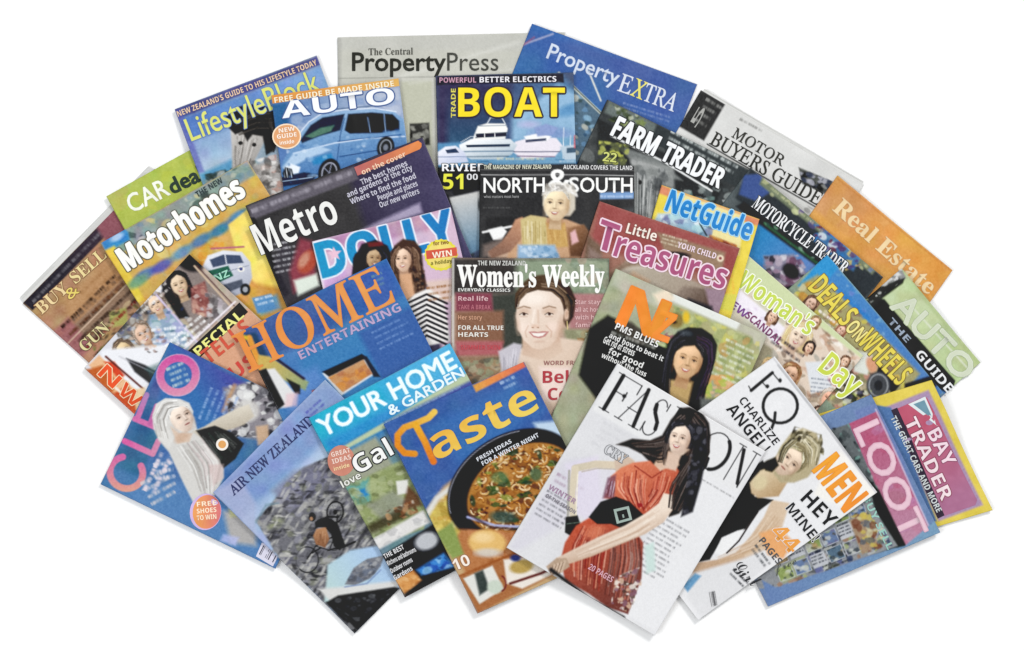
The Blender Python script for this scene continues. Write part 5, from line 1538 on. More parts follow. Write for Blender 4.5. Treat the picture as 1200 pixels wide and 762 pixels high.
def art_taste(A):
    A.poly([(554, 452), (613, 423), (616, 430), (558, 460)], ('#dd9a52', '#e2785a', (560, 455), (610, 430)), 1.2)
    A.grain(14, .03, tint=.03)
    A.poly([(500, 500), (600, 450), (640, 480), (540, 545)], '#4a7fbc', 12, .5)
    A.body((587, 452), (604, 444), 2, 7, 5, '#a8bede', .8)
    A.body((500, 585), (600, 535), 1, 6, 3, '#7090c4', .4)
    # linen cloth, black-rimmed bowl of baked noodles
    A.poly([(498, 600), (520, 570), (600, 510), (650, 498), (700, 540), (740, 640), (640, 690), (560, 719), (520, 650)], '#c2a079', 4)
    A.poly([(500, 605), (512, 590), (560, 575), (560, 625), (520, 650), (505, 625)], '#c8b060', 6)
    A.speck([(500, 600), (530, 570), (540, 630), (512, 640)], ['#dcc86c', '#a89048', '#c49a50', '#e0d49c'], 50, 4, .6)
    A.line([(496, 610), (512, 584), (560, 548), (600, 515)], 6, '#d8d6d0', 2)
    A.poly([(625, 496), (650, 494), (665, 520), (640, 520)], '#b9cfe4', 4)
    A.ell(600, 568, 82, 58, '#26252a', -32, 1.2)
    A.ring(600, 568, 80, 56, 1.3, '#8a8c96', -32, 190, 300)
    A.ell(610, 572, 68, 46, '#b07c44', -32, 1.2)
    E_ = []
    for t_ in np.linspace(0, 6.28, 22)[:-1]:
        u_, v_ = 66 * math.cos(t_), 44 * math.sin(t_)
        E_.append((610 + u_ * .848 + v_ * .53, 572 - u_ * .53 + v_ * .848))
    A.speck(E_, ['#8a5a30', '#a87040', '#5c3a24', '#c08a50'], 200, 5, .6)
    A.within(E_)
    for k in range(150):
        x, y = 550 + A.rng.rand() * 120, 515 + A.rng.rand() * 115; q = A.rng.rand() * 360; r_ = 3 + 4 * A.rng.rand()
        A.ring(x, y, r_, r_ * .6, 3.0, '#7c4c28', q, 0, 200, .6, .6)
        A.ring(x - .6, y - .6, r_, r_ * .6, 2.0, ('#e2b878', '#d89c58', '#edd0a0', '#c98844')[k % 4], q, 0, 190, .5, .85)
        A.ring(x - 1.1, y - 1.3, r_ * .9, r_ * .5, .7, '#f8ecd0', q, 40, 130, .4, .7)
    A.clip = None
    A.speck(E_, ['#3f5a38', '#6a7f40', '#2f4a40', '#8a9a50'], 34, 3.4, .75, None, 3)
    A.speck(E_, ['#f2e2b8', '#3a2418'], 70, 1.4, .7)
    A.ell(585, 560, 10, 7, '#6f8a5c', 0, 2.5, .7); A.ell(628, 556, 7, 8, '#47705c', 0, 2.5, .7)
    A.ell(590, 606, 16, 7, '#3f5a58', 5, 3, .8); A.line([(548, 606), (580, 616), (620, 618)], 3, '#aab0dc', 1.2)
    A.line([(545, 600), (575, 618), (620, 622), (660, 606)], 3, '#4a3a40', 1.2, .7)
    # bread rolls and board
    A.poly([(540, 620), (640, 625), (650, 650), (580, 690), (556, 690), (528, 640)], '#b57a52', 4)
    A.speck([(540, 620), (640, 625), (650, 650), (590, 680)], ['#d2925e', '#a0643e', '#c98a64'], 40, 6, .5)
    A.poly([(510, 625), (530, 612), (544, 650), (530, 655)], '#8a9a5c', 2.5)
    A.ell(571, 636, 22, 15, '#e0b572', 5, 2.5); A.ell(566, 630, 12, 6, '#f0d4a0', 0, 4, .7)
    A.ell(572, 648, 16, 5, '#c8cad0', 0, 3, .7)
    A.line([(538, 676), (600, 650), (620, 640)], 3.5, '#9c5f3a', 1.2)
    # small framed pictures along the foot
    A.poly([(538, 676), (600, 652), (660, 668), (560, 719)], '#a8714c', 2)
    A.poly([(543, 678), (577, 663), (590, 690), (562, 708)], '#dcdcd6', 1.2)
    A.poly([(556, 672), (566, 668), (574, 690), (562, 698)], '#4a5250', 2)
    A.ell(580, 688, 9, 8, '#c4cfc0', 0, 2); A.ring(584, 684, 9, 10, 2, '#7a3c3c', 0, -60, 60)
    A.poly([(590, 656), (640, 650), (658, 668), (612, 690), (594, 684)], '#e6ded4', 1.5)
    A.ell(611, 664, 14, 8, '#b79a5c', -10, 2); A.ell(604, 654, 6, 4, '#3f4a86', 0, 1.5)
    A.line([(598, 684), (634, 672), (656, 662)], 3, '#6a3430', 1)
    A.text('10', (534, 669), (552, 661), 13, '#f2e8de', 'S', 'headline', out='#a0745a', ow=.8)
    A.text('FRESH IDEAS', (560, 541), (600, 519), 4.5, '#dfe3ea', 'S', 'headline')
    A.text('FOR A WINTER NIGHT', (566, 546), (632, 512), 5, '#dfe3ea', 'S', 'headline')
    # title: a curling initial, then round letters
    A.line([(486, 532), (474, 531), (466, 522), (466, 510), (474, 501), (488, 496), (502, 490), (509, 483)], 7.5, ('#e08a34', '#e8c05a', (466, 520), (510, 485)), .8)
    A.line([(487, 498), (498, 518), (508, 541)], 8, ('#e6a63c', '#e07a34', (490, 500), (508, 541)), .8)
    A.text('aste', (512, 540), (634, 479), 37, ('#e6b24c', '#e2c860', (520, 500), (560, 540)), 'S', 'title', out=None)


def art_weekly(A):
    A.poly([(530, 302), (720, 303), (720, 345), (530, 345)], '#4a4746', 6)
    A.poly([(605, 303), (714, 303), (714, 345), (605, 345)], '#8d9a84', 8)
    A.speck([(655, 303), (713, 303), (713, 345), (655, 345)], ['#a4ab94', '#7f8b76', '#b59a8c', '#9aa79a'], 30, 6, .5)
    A.grain(16, .03)
    A.line([(531, 304), (531, 540)], 2.5, '#cfcfca', 1, .8)
    A.poly([(575, 345), (640, 340), (640, 440), (600, 420), (576, 400)], '#4e514c', 6)
    A.poly([(534, 344), (576, 344), (578, 366), (534, 366)], '#8a4e5c', 3)
    A.poly([(534, 366), (590, 364), (590, 402), (534, 402)], '#8c6a58', 4)
    A.poly([(534, 400), (590, 400), (588, 418), (534, 418)], '#b06a6e', 3)
    A.poly([(534, 418), (590, 416), (588, 480), (534, 480)], '#937a66', 4)
    A.speck([(534, 425), (588, 418), (588, 500), (534, 500)], ['#b3a890', '#6c6456', '#a08a6c', '#5c5a54', '#8f9a80'], 60, 5, .6)
    A.poly([(665, 345), (713, 345), (713, 388), (668, 386)], '#b07f80', 2.5)
    A.poly([(660, 386), (714, 386), (716, 480), (680, 470)], '#8f8f74', 4)
    A.speck([(675, 388), (714, 388), (716, 490), (690, 480)], ['#a8ab8c', '#747a5c', '#c0b89c', '#b07850', '#5c6048'], 70, 5, .6)
    # smiling woman, hair swept back
    A.poly([(578, 545), (584, 440), (600, 412), (622, 404), (655, 396), (685, 400), (706, 420), (716, 470), (716, 545)], ('#e2cdbb', '#d2b49c', (620, 400), (700, 500)), 2)
    A.poly([(584, 412), (602, 402), (612, 404), (604, 440), (590, 448)], '#c3bfc8', 2)
    A.strands([(588, 412), (588, 446)], [(608, 404), (604, 442)], 20, ['#e2e0e8', '#9a98a4'], 1.2, .5)
    A.ell(637, 352, 33, 30, '#5f4e40', 0, 1.5)
    A.poly([(652, 330), (668, 336), (675, 352), (672, 372), (664, 384), (656, 372)], '#4a3c34', 1.2)
    # neck, then the face itself
    A.poly([(612, 392), (654, 390), (660, 412), (640, 424), (612, 416)], ('#cfb09a', '#d9bfaa', (630, 398), (640, 420)), 2)
    F = [(630, 338), (616, 341), (607, 353), (604.5, 370), (607, 386), (614, 399), (624, 408), (633, 410), (643, 407), (652, 398), (659, 382), (661, 366), (658, 350), (648, 340)]
    A.poly(F, ('#efdfd2', '#dcc2ae', (612, 350), (660, 400)), 1.0)
    A.ell(664.5, 368, 3.6, 7.5, '#dbbca6', 8, 1); A.ell(664.5, 368, 1.6, 4, '#bd957e', 8, 1, .6)
    A.line([(664.5, 377), (665, 386)], 1.2, '#dcc88c', .5)
    A.ell(627, 350, 14, 7, '#f6eadf', 0, 6, .8)
    A.ell(614, 383, 7, 6, '#f2dfd2', 0, 4, .8); A.ell(648, 383, 7, 6, '#efd8ca', 0, 4, .8)
    A.ell(657, 385, 4, 14, '#c9a48c', 12, 4, .6); A.ell(606.5, 380, 2.5, 12, '#cfae98', -6, 3, .6)
    for ex in (613.8, 643.5):
        A.ell(ex, 365, 7.5, 4.5, '#c7a288', 0, 3.5, .55)
        A.ell(ex, 368.3, 4.6, 1.5, '#e6ddd4', 0, .5, .8)
        A.ell(ex + .4, 368.2, 1.9, 1.7, '#4a382e', 0, .4, .95)
        A.line([(ex - 5, 368.8), (ex - 1, 366.3), (ex + 4.8, 368.2)], .9, '#4c3a32', .35, .9)
        A.line([(ex - 4, 371.3), (ex + 4, 371.3)], .6, '#b08c78', .6, .7)
        A.line([(ex - 7, 361.5), (ex, 359), (ex + 7.5, 361)], 1.6, '#8a6c58', .7, .75)
    A.line([(626.5, 364), (624, 378)], 2.0, '#f6e8dc', 1.2, .8)
    A.line([(630.5, 364), (631, 378)], 1.6, '#cba78f', 1.4, .6)
    A.ell(627.5, 382.5, 4.6, 2.2, '#e2c0ab', 0, 1.2, .8); A.ell(624.4, 384, 1.2, .7, '#9c705c', 0, .5, .8); A.ell(630.6, 384, 1.2, .7, '#9c705c', 0, .5, .8)
    A.line([(619, 382), (615.5, 389), (617, 395)], .9, '#c79f88', 1, .7); A.line([(640, 382), (646.5, 389), (645.5, 395)], .9, '#c39a82', 1, .7)
    A.poly([(619.5, 389), (626, 388.4), (630, 389.2), (636, 388.2), (643.5, 388.6), (639, 394.4), (632, 396.6), (625, 395.2)], '#c08480', .6)
    A.poly([(622.5, 390.2), (630, 390.6), (640, 389.9), (636, 393.6), (630.5, 394.6), (625.5, 393.4)], '#f2ebe4', .5)
    A.ell(632, 400.5, 6, 1.2, '#cfae9a', 0, 1, .7)
    H = ['#8a7462', '#463830', '#6c5848', '#a08a74', '#3a2f28']
    A.poly([(604, 362), (604, 344), (614, 334), (630, 329), (650, 331), (664, 342), (668, 362), (661, 360), (656, 350), (646, 342), (630, 340), (616, 344), (608, 354)], '#5c4a3d', .9)
    A.strands([(630, 330), (616, 334), (605, 346), (604, 364)], [(632, 340), (618, 343), (609, 352), (607, 362)], 40, H, .9, .6)
    A.strands([(628, 330), (650, 332), (666, 346), (668, 372)], [(632, 340), (648, 343), (658, 352), (662, 364)], 50, H, .9, .6)
    A.strands([(662, 340), (673, 352), (670, 376)], [(664, 348), (667, 358), (665, 380)], 20, ['#2f2824', '#5c4c42', '#201b18'], 1.0, .7)
    A.text('THE NEW ZEALAND', (560, 311), (616, 311), 5.5, '#cfcfcb', 'S', 'headline')
    A.text("Women's", (536, 336), (628, 336), 25, '#f4f3f0', 'B', 'title', out='#f4f3f0', ow=.5)
    A.text('Weekly', (636, 336), (708, 336), 25, '#f6f6f2', 'B', 'title', out='#f6f6f2', ow=.5)
    A.text('EVERYDAY CLASSICS', (537, 342), (598, 342), 3.6, '#e2e2de', 'S', 'headline')
    for w, a, b, c in (('Real life', (537, 353), (572, 353), '#d8b0b4'), ('TAKE A BREAK', (537, 363), (575, 363), '#b8707c'), ('Her story', (537, 375), (565, 375), '#c99a80'),
                       ('FOR ALL TRUE', (537, 387), (590, 387), '#e6e2da'), ('HEARTS', (537, 395), (572, 395), '#e6e2da'), ('SUMMER SKIN', (540, 410), (586, 410), '#c4545c'),
                       ('Star stays', (674, 357), (706, 357), '#dcb4b4'), ('all at home', (674, 366), (708, 366), '#dcb4b4'), ('with her', (674, 375), (704, 375), '#dcb4b4'), ('family', (674, 384), (698, 384), '#dcb4b4'), ('IN THE SUN', (686, 396), (710, 396), '#d5dcc0')):
        A.text(w, a, b, 5.2, c, 'S', 'headline')
    A.poly([(632, 430), (690, 430), (688, 468), (634, 470)], '#efd9d2', 5, .8)
    A.text('WORD FROM', (637, 428), (685, 428), 5, '#9c6c68', 'S', 'headline')
    A.text('Belin', (636, 449), (687, 449), 14, '#b0444c', 'S', 'headline')
    A.text('Col', (642, 469), (672, 469), 14, '#b0444c', 'S', 'headline')


def art_orange(A):
    A.poly([(722, 315), (900, 393), (890, 415), (716, 335)], '#b8b8a6', 4)
    A.grain(12, .05, tint=.04)
    A.poly([(790, 342), (868, 378), (862, 388), (786, 352)], '#dfe2dc', 2)
    A.poly([(770, 350), (880, 395), (895, 440), (860, 470), (840, 450), (800, 390)], '#a4ab78', 5)
    A.speck([(770, 350), (890, 400), (890, 450), (850, 500), (830, 440)], ['#b9c069', '#8f9a6a', '#c3c98e', '#a9a47c', '#d2c86c', '#7f8a64', '#c89a64'], 130, 6, .6)
    A.speck([(826, 440), (860, 440), (860, 470), (826, 470)], ['#d89a64', '#a8c05a', '#e0b490'], 24, 5, .7)
    A.poly([(690, 385), (712, 370), (790, 405), (780, 470), (700, 470), (678, 440)], '#33332f', 3)
    A.poly([(722, 375), (740, 378), (760, 395), (770, 400), (750, 404), (722, 388)], '#55504a', 3)
    A.speck([(765, 385), (800, 395), (790, 412), (765, 402)], ['#8aa06c', '#4f5a3c', '#8a5060', '#c3d39c'], 24, 4, .7)
    A.ell(792, 376, 9, 9, '#8c7a4c', 0, 3); A.ell(804, 372, 4, 7, '#e0b83c', 0, 2); A.ell(790, 378, 3, 2, '#4a3a28', 0, 1)
    A.poly([(765, 345), (783, 338), (790, 350), (775, 362)], '#e8d8c0', 4)
    A.body((715, 393), (770, 412), 1, 8, 6, '#d8dad6', .5)
    for w, a, b, h in (('PMS BLUES', (720, 386), (770, 408), 8), ('and how to beat it', (713, 396), (776, 424), 6), ('Get rid of stress', (706, 402), (742, 418), 8), ('for good', (712, 414), (752, 432), 7), ('without the fuss', (704, 419), (756, 442), 6)):
        A.text(w, a, b, h, '#e8e8e6', 'S', 'headline')
    A.body((850, 400), (885, 416), 7, 7, 4, '#dfe3d4', .75, .2)
    # smiling dark-haired woman
    A.poly([(777, 419), (784, 400), (794, 389), (806, 384), (822, 385), (834, 393), (840, 405), (838, 421), (830, 440), (827, 456), (822, 490), (800, 500), (762, 490), (766, 450)], '#262527', 1.2)
    A.poly([(784, 445), (812, 448), (806, 475), (784, 470)], '#c0a070', 3)
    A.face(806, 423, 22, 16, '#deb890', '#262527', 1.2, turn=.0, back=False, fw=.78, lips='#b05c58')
    A.strands([(806, 386), (786, 398), (778, 420), (768, 480)], [(806, 398), (792, 408), (786, 428), (786, 484)], 60, ['#4a4a50', '#161618', '#5c5c66', '#323236'], 1.1, .55)
    A.strands([(808, 386), (836, 396), (838, 424), (820, 484)], [(812, 398), (828, 410), (828, 430), (806, 484)], 60, ['#5a4a6a', '#161618', '#4a4454', '#323236', '#6a5058'], 1.1, .55)
    A.ell(804, 391, 9, 4, '#6a747c', 10, 4, .6)
    A.poly([(820, 466), (870, 470), (900, 520), (860, 530), (820, 490)], '#6f7270', 4)
    A.text('N', (722, 378), (768, 398), 46, ('#f0863a', '#e0913a', (725, 370), (775, 380)), 'S', 'title', out='#e88a3c', ow=1.8)
    A.text('Z', (763, 395), (782, 402), 34, ('#e8933a', '#f08a48', (765, 380), (780, 400)), 'S', 'title', out='#e88a3c', ow=1)
    A.text('40', (840, 478), (858, 490), 16, '#e6e6e4', 'S', 'headline', out='#5c5e5c', ow=.8)


def art_fq(A):
    A.grain(14, .015)
    A.poly([(985, 528), (1027, 578), (960, 626), (945, 600), (962, 560)], '#efece6', 3)
    A.line([(912, 428), (1022, 570)], 2.4, '#a4a6a8', .8)
    A.body((916, 426), (1018, 556), 1, 6, 3, '#5a5c60', .6)
    A.line([(905, 418), (1027, 578)], 1.4, '#c4c4c8', .8)
    # title
    A.line([(880, 458), (905, 437)], 3.8, '#303133', .6); A.line([(880, 458), (877, 453)], 1.2, '#303133'); A.line([(905, 437), (914, 448)], 1.3, '#303133')
    A.line([(893, 448), (899, 455)], 1.2, '#303133'); A.ell(914, 446, 2, 2.4, '#303133'); A.ell(899, 453, 2.2, 2.2, '#303133')
    A.ring(914, 476, 20, 20.5, 3.6, '#343537', 40); A.line([(908, 484), (907, 494), (903, 504)], 3.4, '#303133', .7)
    # fair-haired woman in a black vest, arm across
    A.poly([(904, 586), (926, 590), (934, 602), (926, 622), (906, 640), (880, 656), (850, 668), (812, 676), (812, 660), (840, 656), (862, 648), (880, 628), (895, 606)], ('#d8c0a4', '#c2a288', (915, 590), (840, 665)), 1.2)
    A.strands([(908, 594), (884, 630), (816, 664)], [(924, 606), (896, 644), (816, 672)], 40, ['#e6d4bc', '#b8967a', '#cdb090'], 1.4, .35)
    A.poly([(881, 548), (893, 540), (900, 552), (884, 566), (884, 582), (906, 586), (888, 600), (874, 620), (846, 632), (832, 656), (812, 660), (829, 634), (859, 580)], '#29292a', .9)
    A.strands([(884, 552), (860, 590), (818, 656)], [(898, 590), (872, 612), (832, 652)], 30, ['#3c3c3e', '#1a1a1b', '#4a4a4c'], 1.2, .5)
    A.poly([(838, 648), (846, 630), (864, 622), (872, 620), (860, 640), (846, 650)], '#ececec', .8)
    A.line([(888, 600), (880, 612), (866, 634), (852, 648)], 1.8, '#3a3230', .6)
    A.poly([(878, 566), (890, 552), (906, 546), (922, 566), (912, 582), (888, 584), (880, 578)], ('#dcc8a4', '#b99a78', (890, 556), (905, 582)), 1.2)
    A.ell(890, 566, 9, 8, '#dccfa4', -40, 3, .7)
    A.poly([(906, 540), (914, 524), (926, 508), (940, 502), (956, 508), (962, 526), (958, 545), (946, 560), (930, 566), (914, 566), (906, 556)], '#b5a888', 1.5)
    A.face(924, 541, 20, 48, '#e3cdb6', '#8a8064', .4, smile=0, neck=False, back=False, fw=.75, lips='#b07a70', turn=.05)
    A.strands([(908, 548), (914, 524), (936, 504), (958, 512)], [(914, 548), (922, 528), (938, 514), (952, 522)], 70, ['#4a4638', '#d8cda8', '#8c8468', '#e8e0c4', '#33302a', '#a99c78'], 1.1, .65)
    A.speck([(930, 500), (962, 510), (966, 535), (946, 522), (925, 515)], ['#3a362c', '#5c5644', '#e8e0c4', '#8c8468'], 40, 2.6, .7, -60, 4)
    A.strands([(944, 506), (962, 522), (956, 550)], [(938, 516), (948, 530), (946, 552)], 50, ['#d8cda8', '#8c8468', '#e8e0c4', '#a99c78', '#6a6450'], 1.1, .6)
    A.poly([(892, 544), (898, 540), (908, 536), (912, 546), (904, 554), (896, 552)], '#3c392f', 1.2)
    A.poly([(925, 590), (952, 580), (1000, 600), (958, 650), (925, 660), (910, 640)], '#e6e6e8', 2)
    # lower panel
    A.poly([(812, 672), (870, 655), (906, 640), (915, 650), (824, 728), (805, 700)], '#dcdcde', 3)
    A.poly([(800, 686), (815, 672), (822, 675), (806, 694)], '#6f9cc4', 1.5)
    A.bars([(828, 692), (838, 690), (842, 712), (832, 716)], '#4a4a4c', '#dadadc', 14)
    A.body((858, 668), (890, 700), 2, 6, 3.5, '#44464a', .8)
    A.body((884, 640), (902, 664), 2, 6, 4, '#5a5c60', .8, .2)
    A.poly([(890, 625), (912, 618), (930, 635), (918, 655), (900, 650)], '#e7a672', 3)
    for w, a, b, h, c in (('CHARLIZE', (865, 470), (906, 523), 9.5, '#333436'), ('ANGEL!', (850, 480), (892, 533), 14, '#2e2f31'), ('HEY', (937, 586), (970, 620), 18, '#2c2d2f'), ('MINE!', (920, 596), (952, 636), 12, '#303133'),
                          ('MEN', (951, 552), (989, 601), 36, '#e89a3a'), ('44', (902, 624), (926, 650), 19, '#e8a050'), ('PAGES', (889, 634), (911, 662), 8, '#55575a'),
                          ('Girl', (858, 668), (884, 690), 15, '#3a3b3e')):
        if w == 'MEN':
            A.text(w, a, b, h, ('#eda63e', '#ea8f3c', (955, 545), (1000, 590)), 'S', 'title', out='#eb9a3c', ow=.8)
        elif w == 'Girl':
            A.text(w, a, b, h, c, 'C', 'headline')
        else:
            A.text(w, a, b, h, c, 'S', 'headline', out=('#ececee' if h > 9 else None), ow=.6)


def art_fashion(A):
    r = np.array([.861, .508]); u = np.array([.508, -.861])
    o = np.array([724., 426.])
    P = lambda a, b: tuple(o + r * a - u * b)      # along the top edge, down the cover
    A.poly([P(0, 0), P(201, 0), P(201, 250), P(0, 250)], '#d9d9dc', 1)
    A.grain(30, .02)
    A.poly([P(2, 2), P(199, 2), P(199, 62), P(2, 62)], '#e2e2e3', 2)
    A.line([P(0, 0), P(201, 0)], 2.2, '#f0f0f0', 1)
    A.poly([P(150, 60), P(200, 60), P(200, 250), P(120, 250)], '#e4e4e6', 6)
    A.poly([P(2, 130), P(30, 110), P(50, 180), P(10, 250), P(0, 250)], '#d2d0da', 6, .8)
    A.poly([(664, 545), (700, 535), (706, 590), (690, 610), (672, 600)], '#ddd2ea', 6, .7)
    k = '#3a3a3c'
    def stroke(pts, w): A.line([P(*p) for p in pts], w, k, .55)
    # slender letters with thick stems and hairline serifs
    stroke([(13, 9), (13, 54)], 5); stroke([(7, 8), (38, 8)], 1.1); stroke([(7, 55), (20, 55)], 1.1); stroke([(38, 8), (38, 20)], 1.4); stroke([(13, 29), (27, 29)], 1.1); stroke([(27, 24), (27, 35)], 1.6); A.ell(*P(26, 29), 2.4, 2.4, k)
    stroke([(33, 55), (47, 8)], 1.2); stroke([(47, 8), (53, 54)], 4.6); stroke([(36, 38), (50, 38)], 1.1); stroke([(28, 55), (38, 55)], 1.1); stroke([(47, 55), (60, 55)], 1.1)
    A.ring(*P(70, 20), 7, 11, 1.3, k, 30, 150, 330); stroke([(64, 18), (67, 27), (75, 36), (77, 44)], 4.6); A.ring(*P(70, 44), 8, 11, 1.3, k, 30, -20, 190); stroke([(78, 10), (78, 19)], 1.3); stroke([(62, 44), (62, 54)], 1.3)
    stroke([(91, 9), (91, 54)], 5); stroke([(86, 8), (97, 8)], 1.1); stroke([(86, 55), (97, 55)], 1.1); stroke([(91, 31), (110, 31)], 1.1); stroke([(111, 9), (111, 54)], 5)
    stroke([(124, 9), (124, 54)], 5)
    cx, cy = P(150, 31); A.ring(cx, cy, 17, 23, 1.4, k, 30, 0, 360); A.ring(cx, cy, 16.5, 22.5, 4.4, k, 30, -55, 75)
    stroke([(148, 42), (150, 52), (147, 62)], 3.6)
    stroke([(176, 54), (176, 9), (194, 54)], 1.2); stroke([(179, 12), (192, 50)], 4); stroke([(194, 54), (194, 9)], 1.2); stroke([(171, 8), (180, 8)], 1.1); stroke([(189, 8), (199, 8)], 1.1)
    A.body(P(126, 68), P(198, 68), 1, 6, 2.6, '#8a8a8c', .6)
    # side columns of print
    A.body(P(4, 150), P(44, 150), 2, 8, 5, '#a890a4', .7, .3); A.body(P(4, 172), P(48, 172), 6, 6, 3.4, '#7c7c82', .75, .2)
    A.body(P(132, 130), P(176, 130), 12, 6, 3.4, '#8f8f93', .75, .25)
    A.body(P(20, 70), P(60, 70), 4, 9, 5, '#c8c8cc', .5, .3)
    # model: long black hair, coral dress, broad belt
    Hd = ['#6e6460', '#1c1a1a', '#847a76', '#463e3c', '#2a2626', '#5a504c']
    A.poly([(808, 477), (798, 478), (786, 492), (776, 510), (762, 516), (741, 514), (722, 521), (736, 524), (752, 532), (766, 546), (776, 556), (779, 582), (784, 606), (796, 602), (811, 582), (816, 556), (830, 533), (833, 512), (831, 496), (822, 482)], '#383230', 1.2)
    A.poly([(664, 545), (724, 548), (716, 592), (690, 607), (674, 604)], '#d9d4e0', 3, .5)
    A.line([(722, 545), (698, 544), (674, 549)], 8.5, ('#d8c8b0', '#c9bfa8', (720, 545), (674, 549)), .8)
    A.line([(674, 550), (670, 578), (672, 608)], 8.5, '#d6cab2', .8); A.line([(667, 552), (665.5, 606)], 2.6, '#a8a59c', .8); A.line([(677, 556), (675, 604)], 1.4, '#f0e8d0', .6, .8)
    A.line([(722, 550), (700, 549), (682, 553)], 1.2, '#a89a82', .7, .7)
    A.poly([(663, 606), (677, 604), (681, 618), (672, 630), (662, 624)], '#262827', 1.0); A.line([(664, 614), (680, 612)], 1, '#6a7a70', .5)
    A.poly([(720, 540), (732, 532), (744, 540), (738, 558), (722, 556)], '#cdb6a2', 1.2)
    A.poly([(776, 528), (790, 530), (796, 545), (778, 560), (764, 548)], ('#c9a288', '#e0c4ae', (780, 532), (776, 556)), 1.5)
    A.poly([(716, 558), (728, 548), (742, 542), (762, 540), (774, 552), (790, 544), (796, 552), (788, 580), (772, 600), (756, 608), (728, 586), (708, 584)], ('#de8466', '#b85a48', (730, 545), (770, 600)), 1.2)
    Rd = ['#f0a484', '#963c34', '#e0806a', '#742c2a', '#f4c0a8', '#bc5646']
    A.strands([(724, 554), (722, 572), (738, 592)], [(760, 544), (756, 576), (758, 604)], 60, Rd, 1.3, .5)
    A.strands([(792, 548), (782, 578), (758, 606)], [(768, 550), (764, 576), (750, 598)], 44, Rd, 1.3, .5)
    A.line([(744, 546), (764, 560), (776, 552)], 1.4, '#8f3a34', .7, .8)
    A.poly([(712, 560), (722, 556), (720, 584), (706, 584)], '#7c5666', 1.5, .8)
    A.strands([(714, 560), (707, 584)], [(722, 560), (718, 584)], 16, ['#a88a9c', '#5a3c48', '#c8b0bc'], 1.1, .6)
    A.ell(750, 592, 3, 2.4, '#9c2436', 0, .8)
    A.poly([(675, 616), (690, 607), (708, 609), (745, 622), (754, 636), (752, 678), (736, 720), (712, 712), (690, 696), (662, 680), (657, 656), (662, 636)], ('#c4604a', '#7a4a44', (680, 615), (730, 700)), 1.2)
    A.strands([(684, 612), (668, 640), (668, 680)], [(716, 616), (712, 650), (704, 704)], 90, Rd + ['#6a2c2c', '#7a3a38'], 1.6, .5)
    A.strands([(716, 616), (716, 650), (708, 706)], [(748, 626), (752, 660), (736, 714)], 90, ['#8a6a60', '#5c3a38', '#b0685a', '#a89088', '#6e4c48', '#c47a68'], 1.5, .5)
    A.ell(697, 624, 13, 8, '#e08a6c', -8, 5, .6)
    A.speck([(722, 676), (752, 664), (752, 690), (736, 718), (716, 708)], ['#e9e2d8', '#5c4a44', '#d4b49c', '#8a6a78', '#f4f0ea'], 50, 2.8, .8)
    A.poly([(690, 606), (704, 588), (722, 582), (738, 588), (757, 606), (750, 620), (742, 624), (716, 614), (700, 614)], '#242626', .9)
    A.strands([(704, 590), (730, 588), (754, 606)], [(698, 610), (720, 610), (744, 620)], 20, ['#3e4242', '#151616', '#4e5452'], 1.1, .5)
    A.patch('buckle', [(719, 597), (737, 593), (741, 609), (723, 614)], '#9fb0a8'); A.patch('buckle', [(722.5, 599.5), (734.5, 596.5), (737.5, 607), (725.5, 610.5)], '#1e211f'); A.patch('buckle', [(729, 603), (731, 602.5), (732, 606.5), (730, 607)], '#8f9f98')
    A.poly([(778, 578), (788, 580), (788, 598), (778, 612), (756, 626), (722, 640), (694, 652), (664, 662), (652, 664), (652, 654), (672, 644), (700, 630), (732, 616), (756, 602), (772, 590)], ('#ead9c8', '#c8ac96', (720, 616), (728, 640)), 1.0)
    A.strands([(780, 590), (740, 616), (660, 652)], [(784, 604), (744, 630), (664, 660)], 30, ['#f4e8da', '#c0a088', '#dcc6b2'], 1.6, .3)
    A.poly([(640, 664), (652, 654), (664, 654), (668, 664), (656, 672), (646, 674)], '#b59c88', 1.0)
    for k in range(4):
        A.line([(662 - k * 4, 658 + k * 1.5), (658 - k * 4.2, 670 + k * 1.6)], 2.6, '#c9b09a', .6); A.line([(660 - k * 4, 659 + k * 1.5), (656 - k * 4.2, 671 + k * 1.6)], .7, '#6a5648', .4, .8)
    A.poly([(756, 640), (766, 636), (768, 668), (758, 672)], '#c6dcd6', 3, .8)
    A.strands([(808, 480), (790, 500), (776, 514), (726, 521)], [(806, 496), (786, 514), (776, 545), (752, 530)], 80, Hd, 1.2, .55)
    A.face(798.5, 515, 20.5, 17, '#ecd8c6', '#323237', .5, smile=0, neck=False, back=False, fw=.7, turn=-.12, lips='#b4686a')
    A.strands([(810, 478), (830, 496), (832, 530), (812, 582), (792, 606)], [(808, 490), (816, 510), (806, 540), (784, 570), (782, 604)], 130, Hd, 1.2, .55)
    A.strands([(808, 478), (790, 492), (780, 520), (776, 552)], [(806, 490), (792, 500), (783, 524), (780, 556)], 40, Hd, 1.1, .6)
    A.line([(646, 668), (690, 702), (730, 724)], 5, '#3d3b3c', 1.5)
    A.line([(650, 674), (694, 706), (728, 722)], 1.4, '#9a9a98', .8)
    A.poly([(756, 640), (766, 636), (768, 668), (758, 672)], '#c6dcd6', 3, .8)
    A.poly([(784, 530), (798, 534), (792, 552), (778, 548)], '#d8bca8', 1.5)
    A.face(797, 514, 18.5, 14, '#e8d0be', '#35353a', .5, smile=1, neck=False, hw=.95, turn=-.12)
    A.poly([(812, 496), (828, 500), (829, 530), (822, 565), (812, 600), (798, 606), (806, 560), (812, 530)], '#38383d', 1.5)
    A.speck([(812, 498), (828, 502), (826, 540), (812, 600), (800, 604)], ['#5c5c64', '#2a2a2f', '#74747c'], 40, 4, .5, 100)
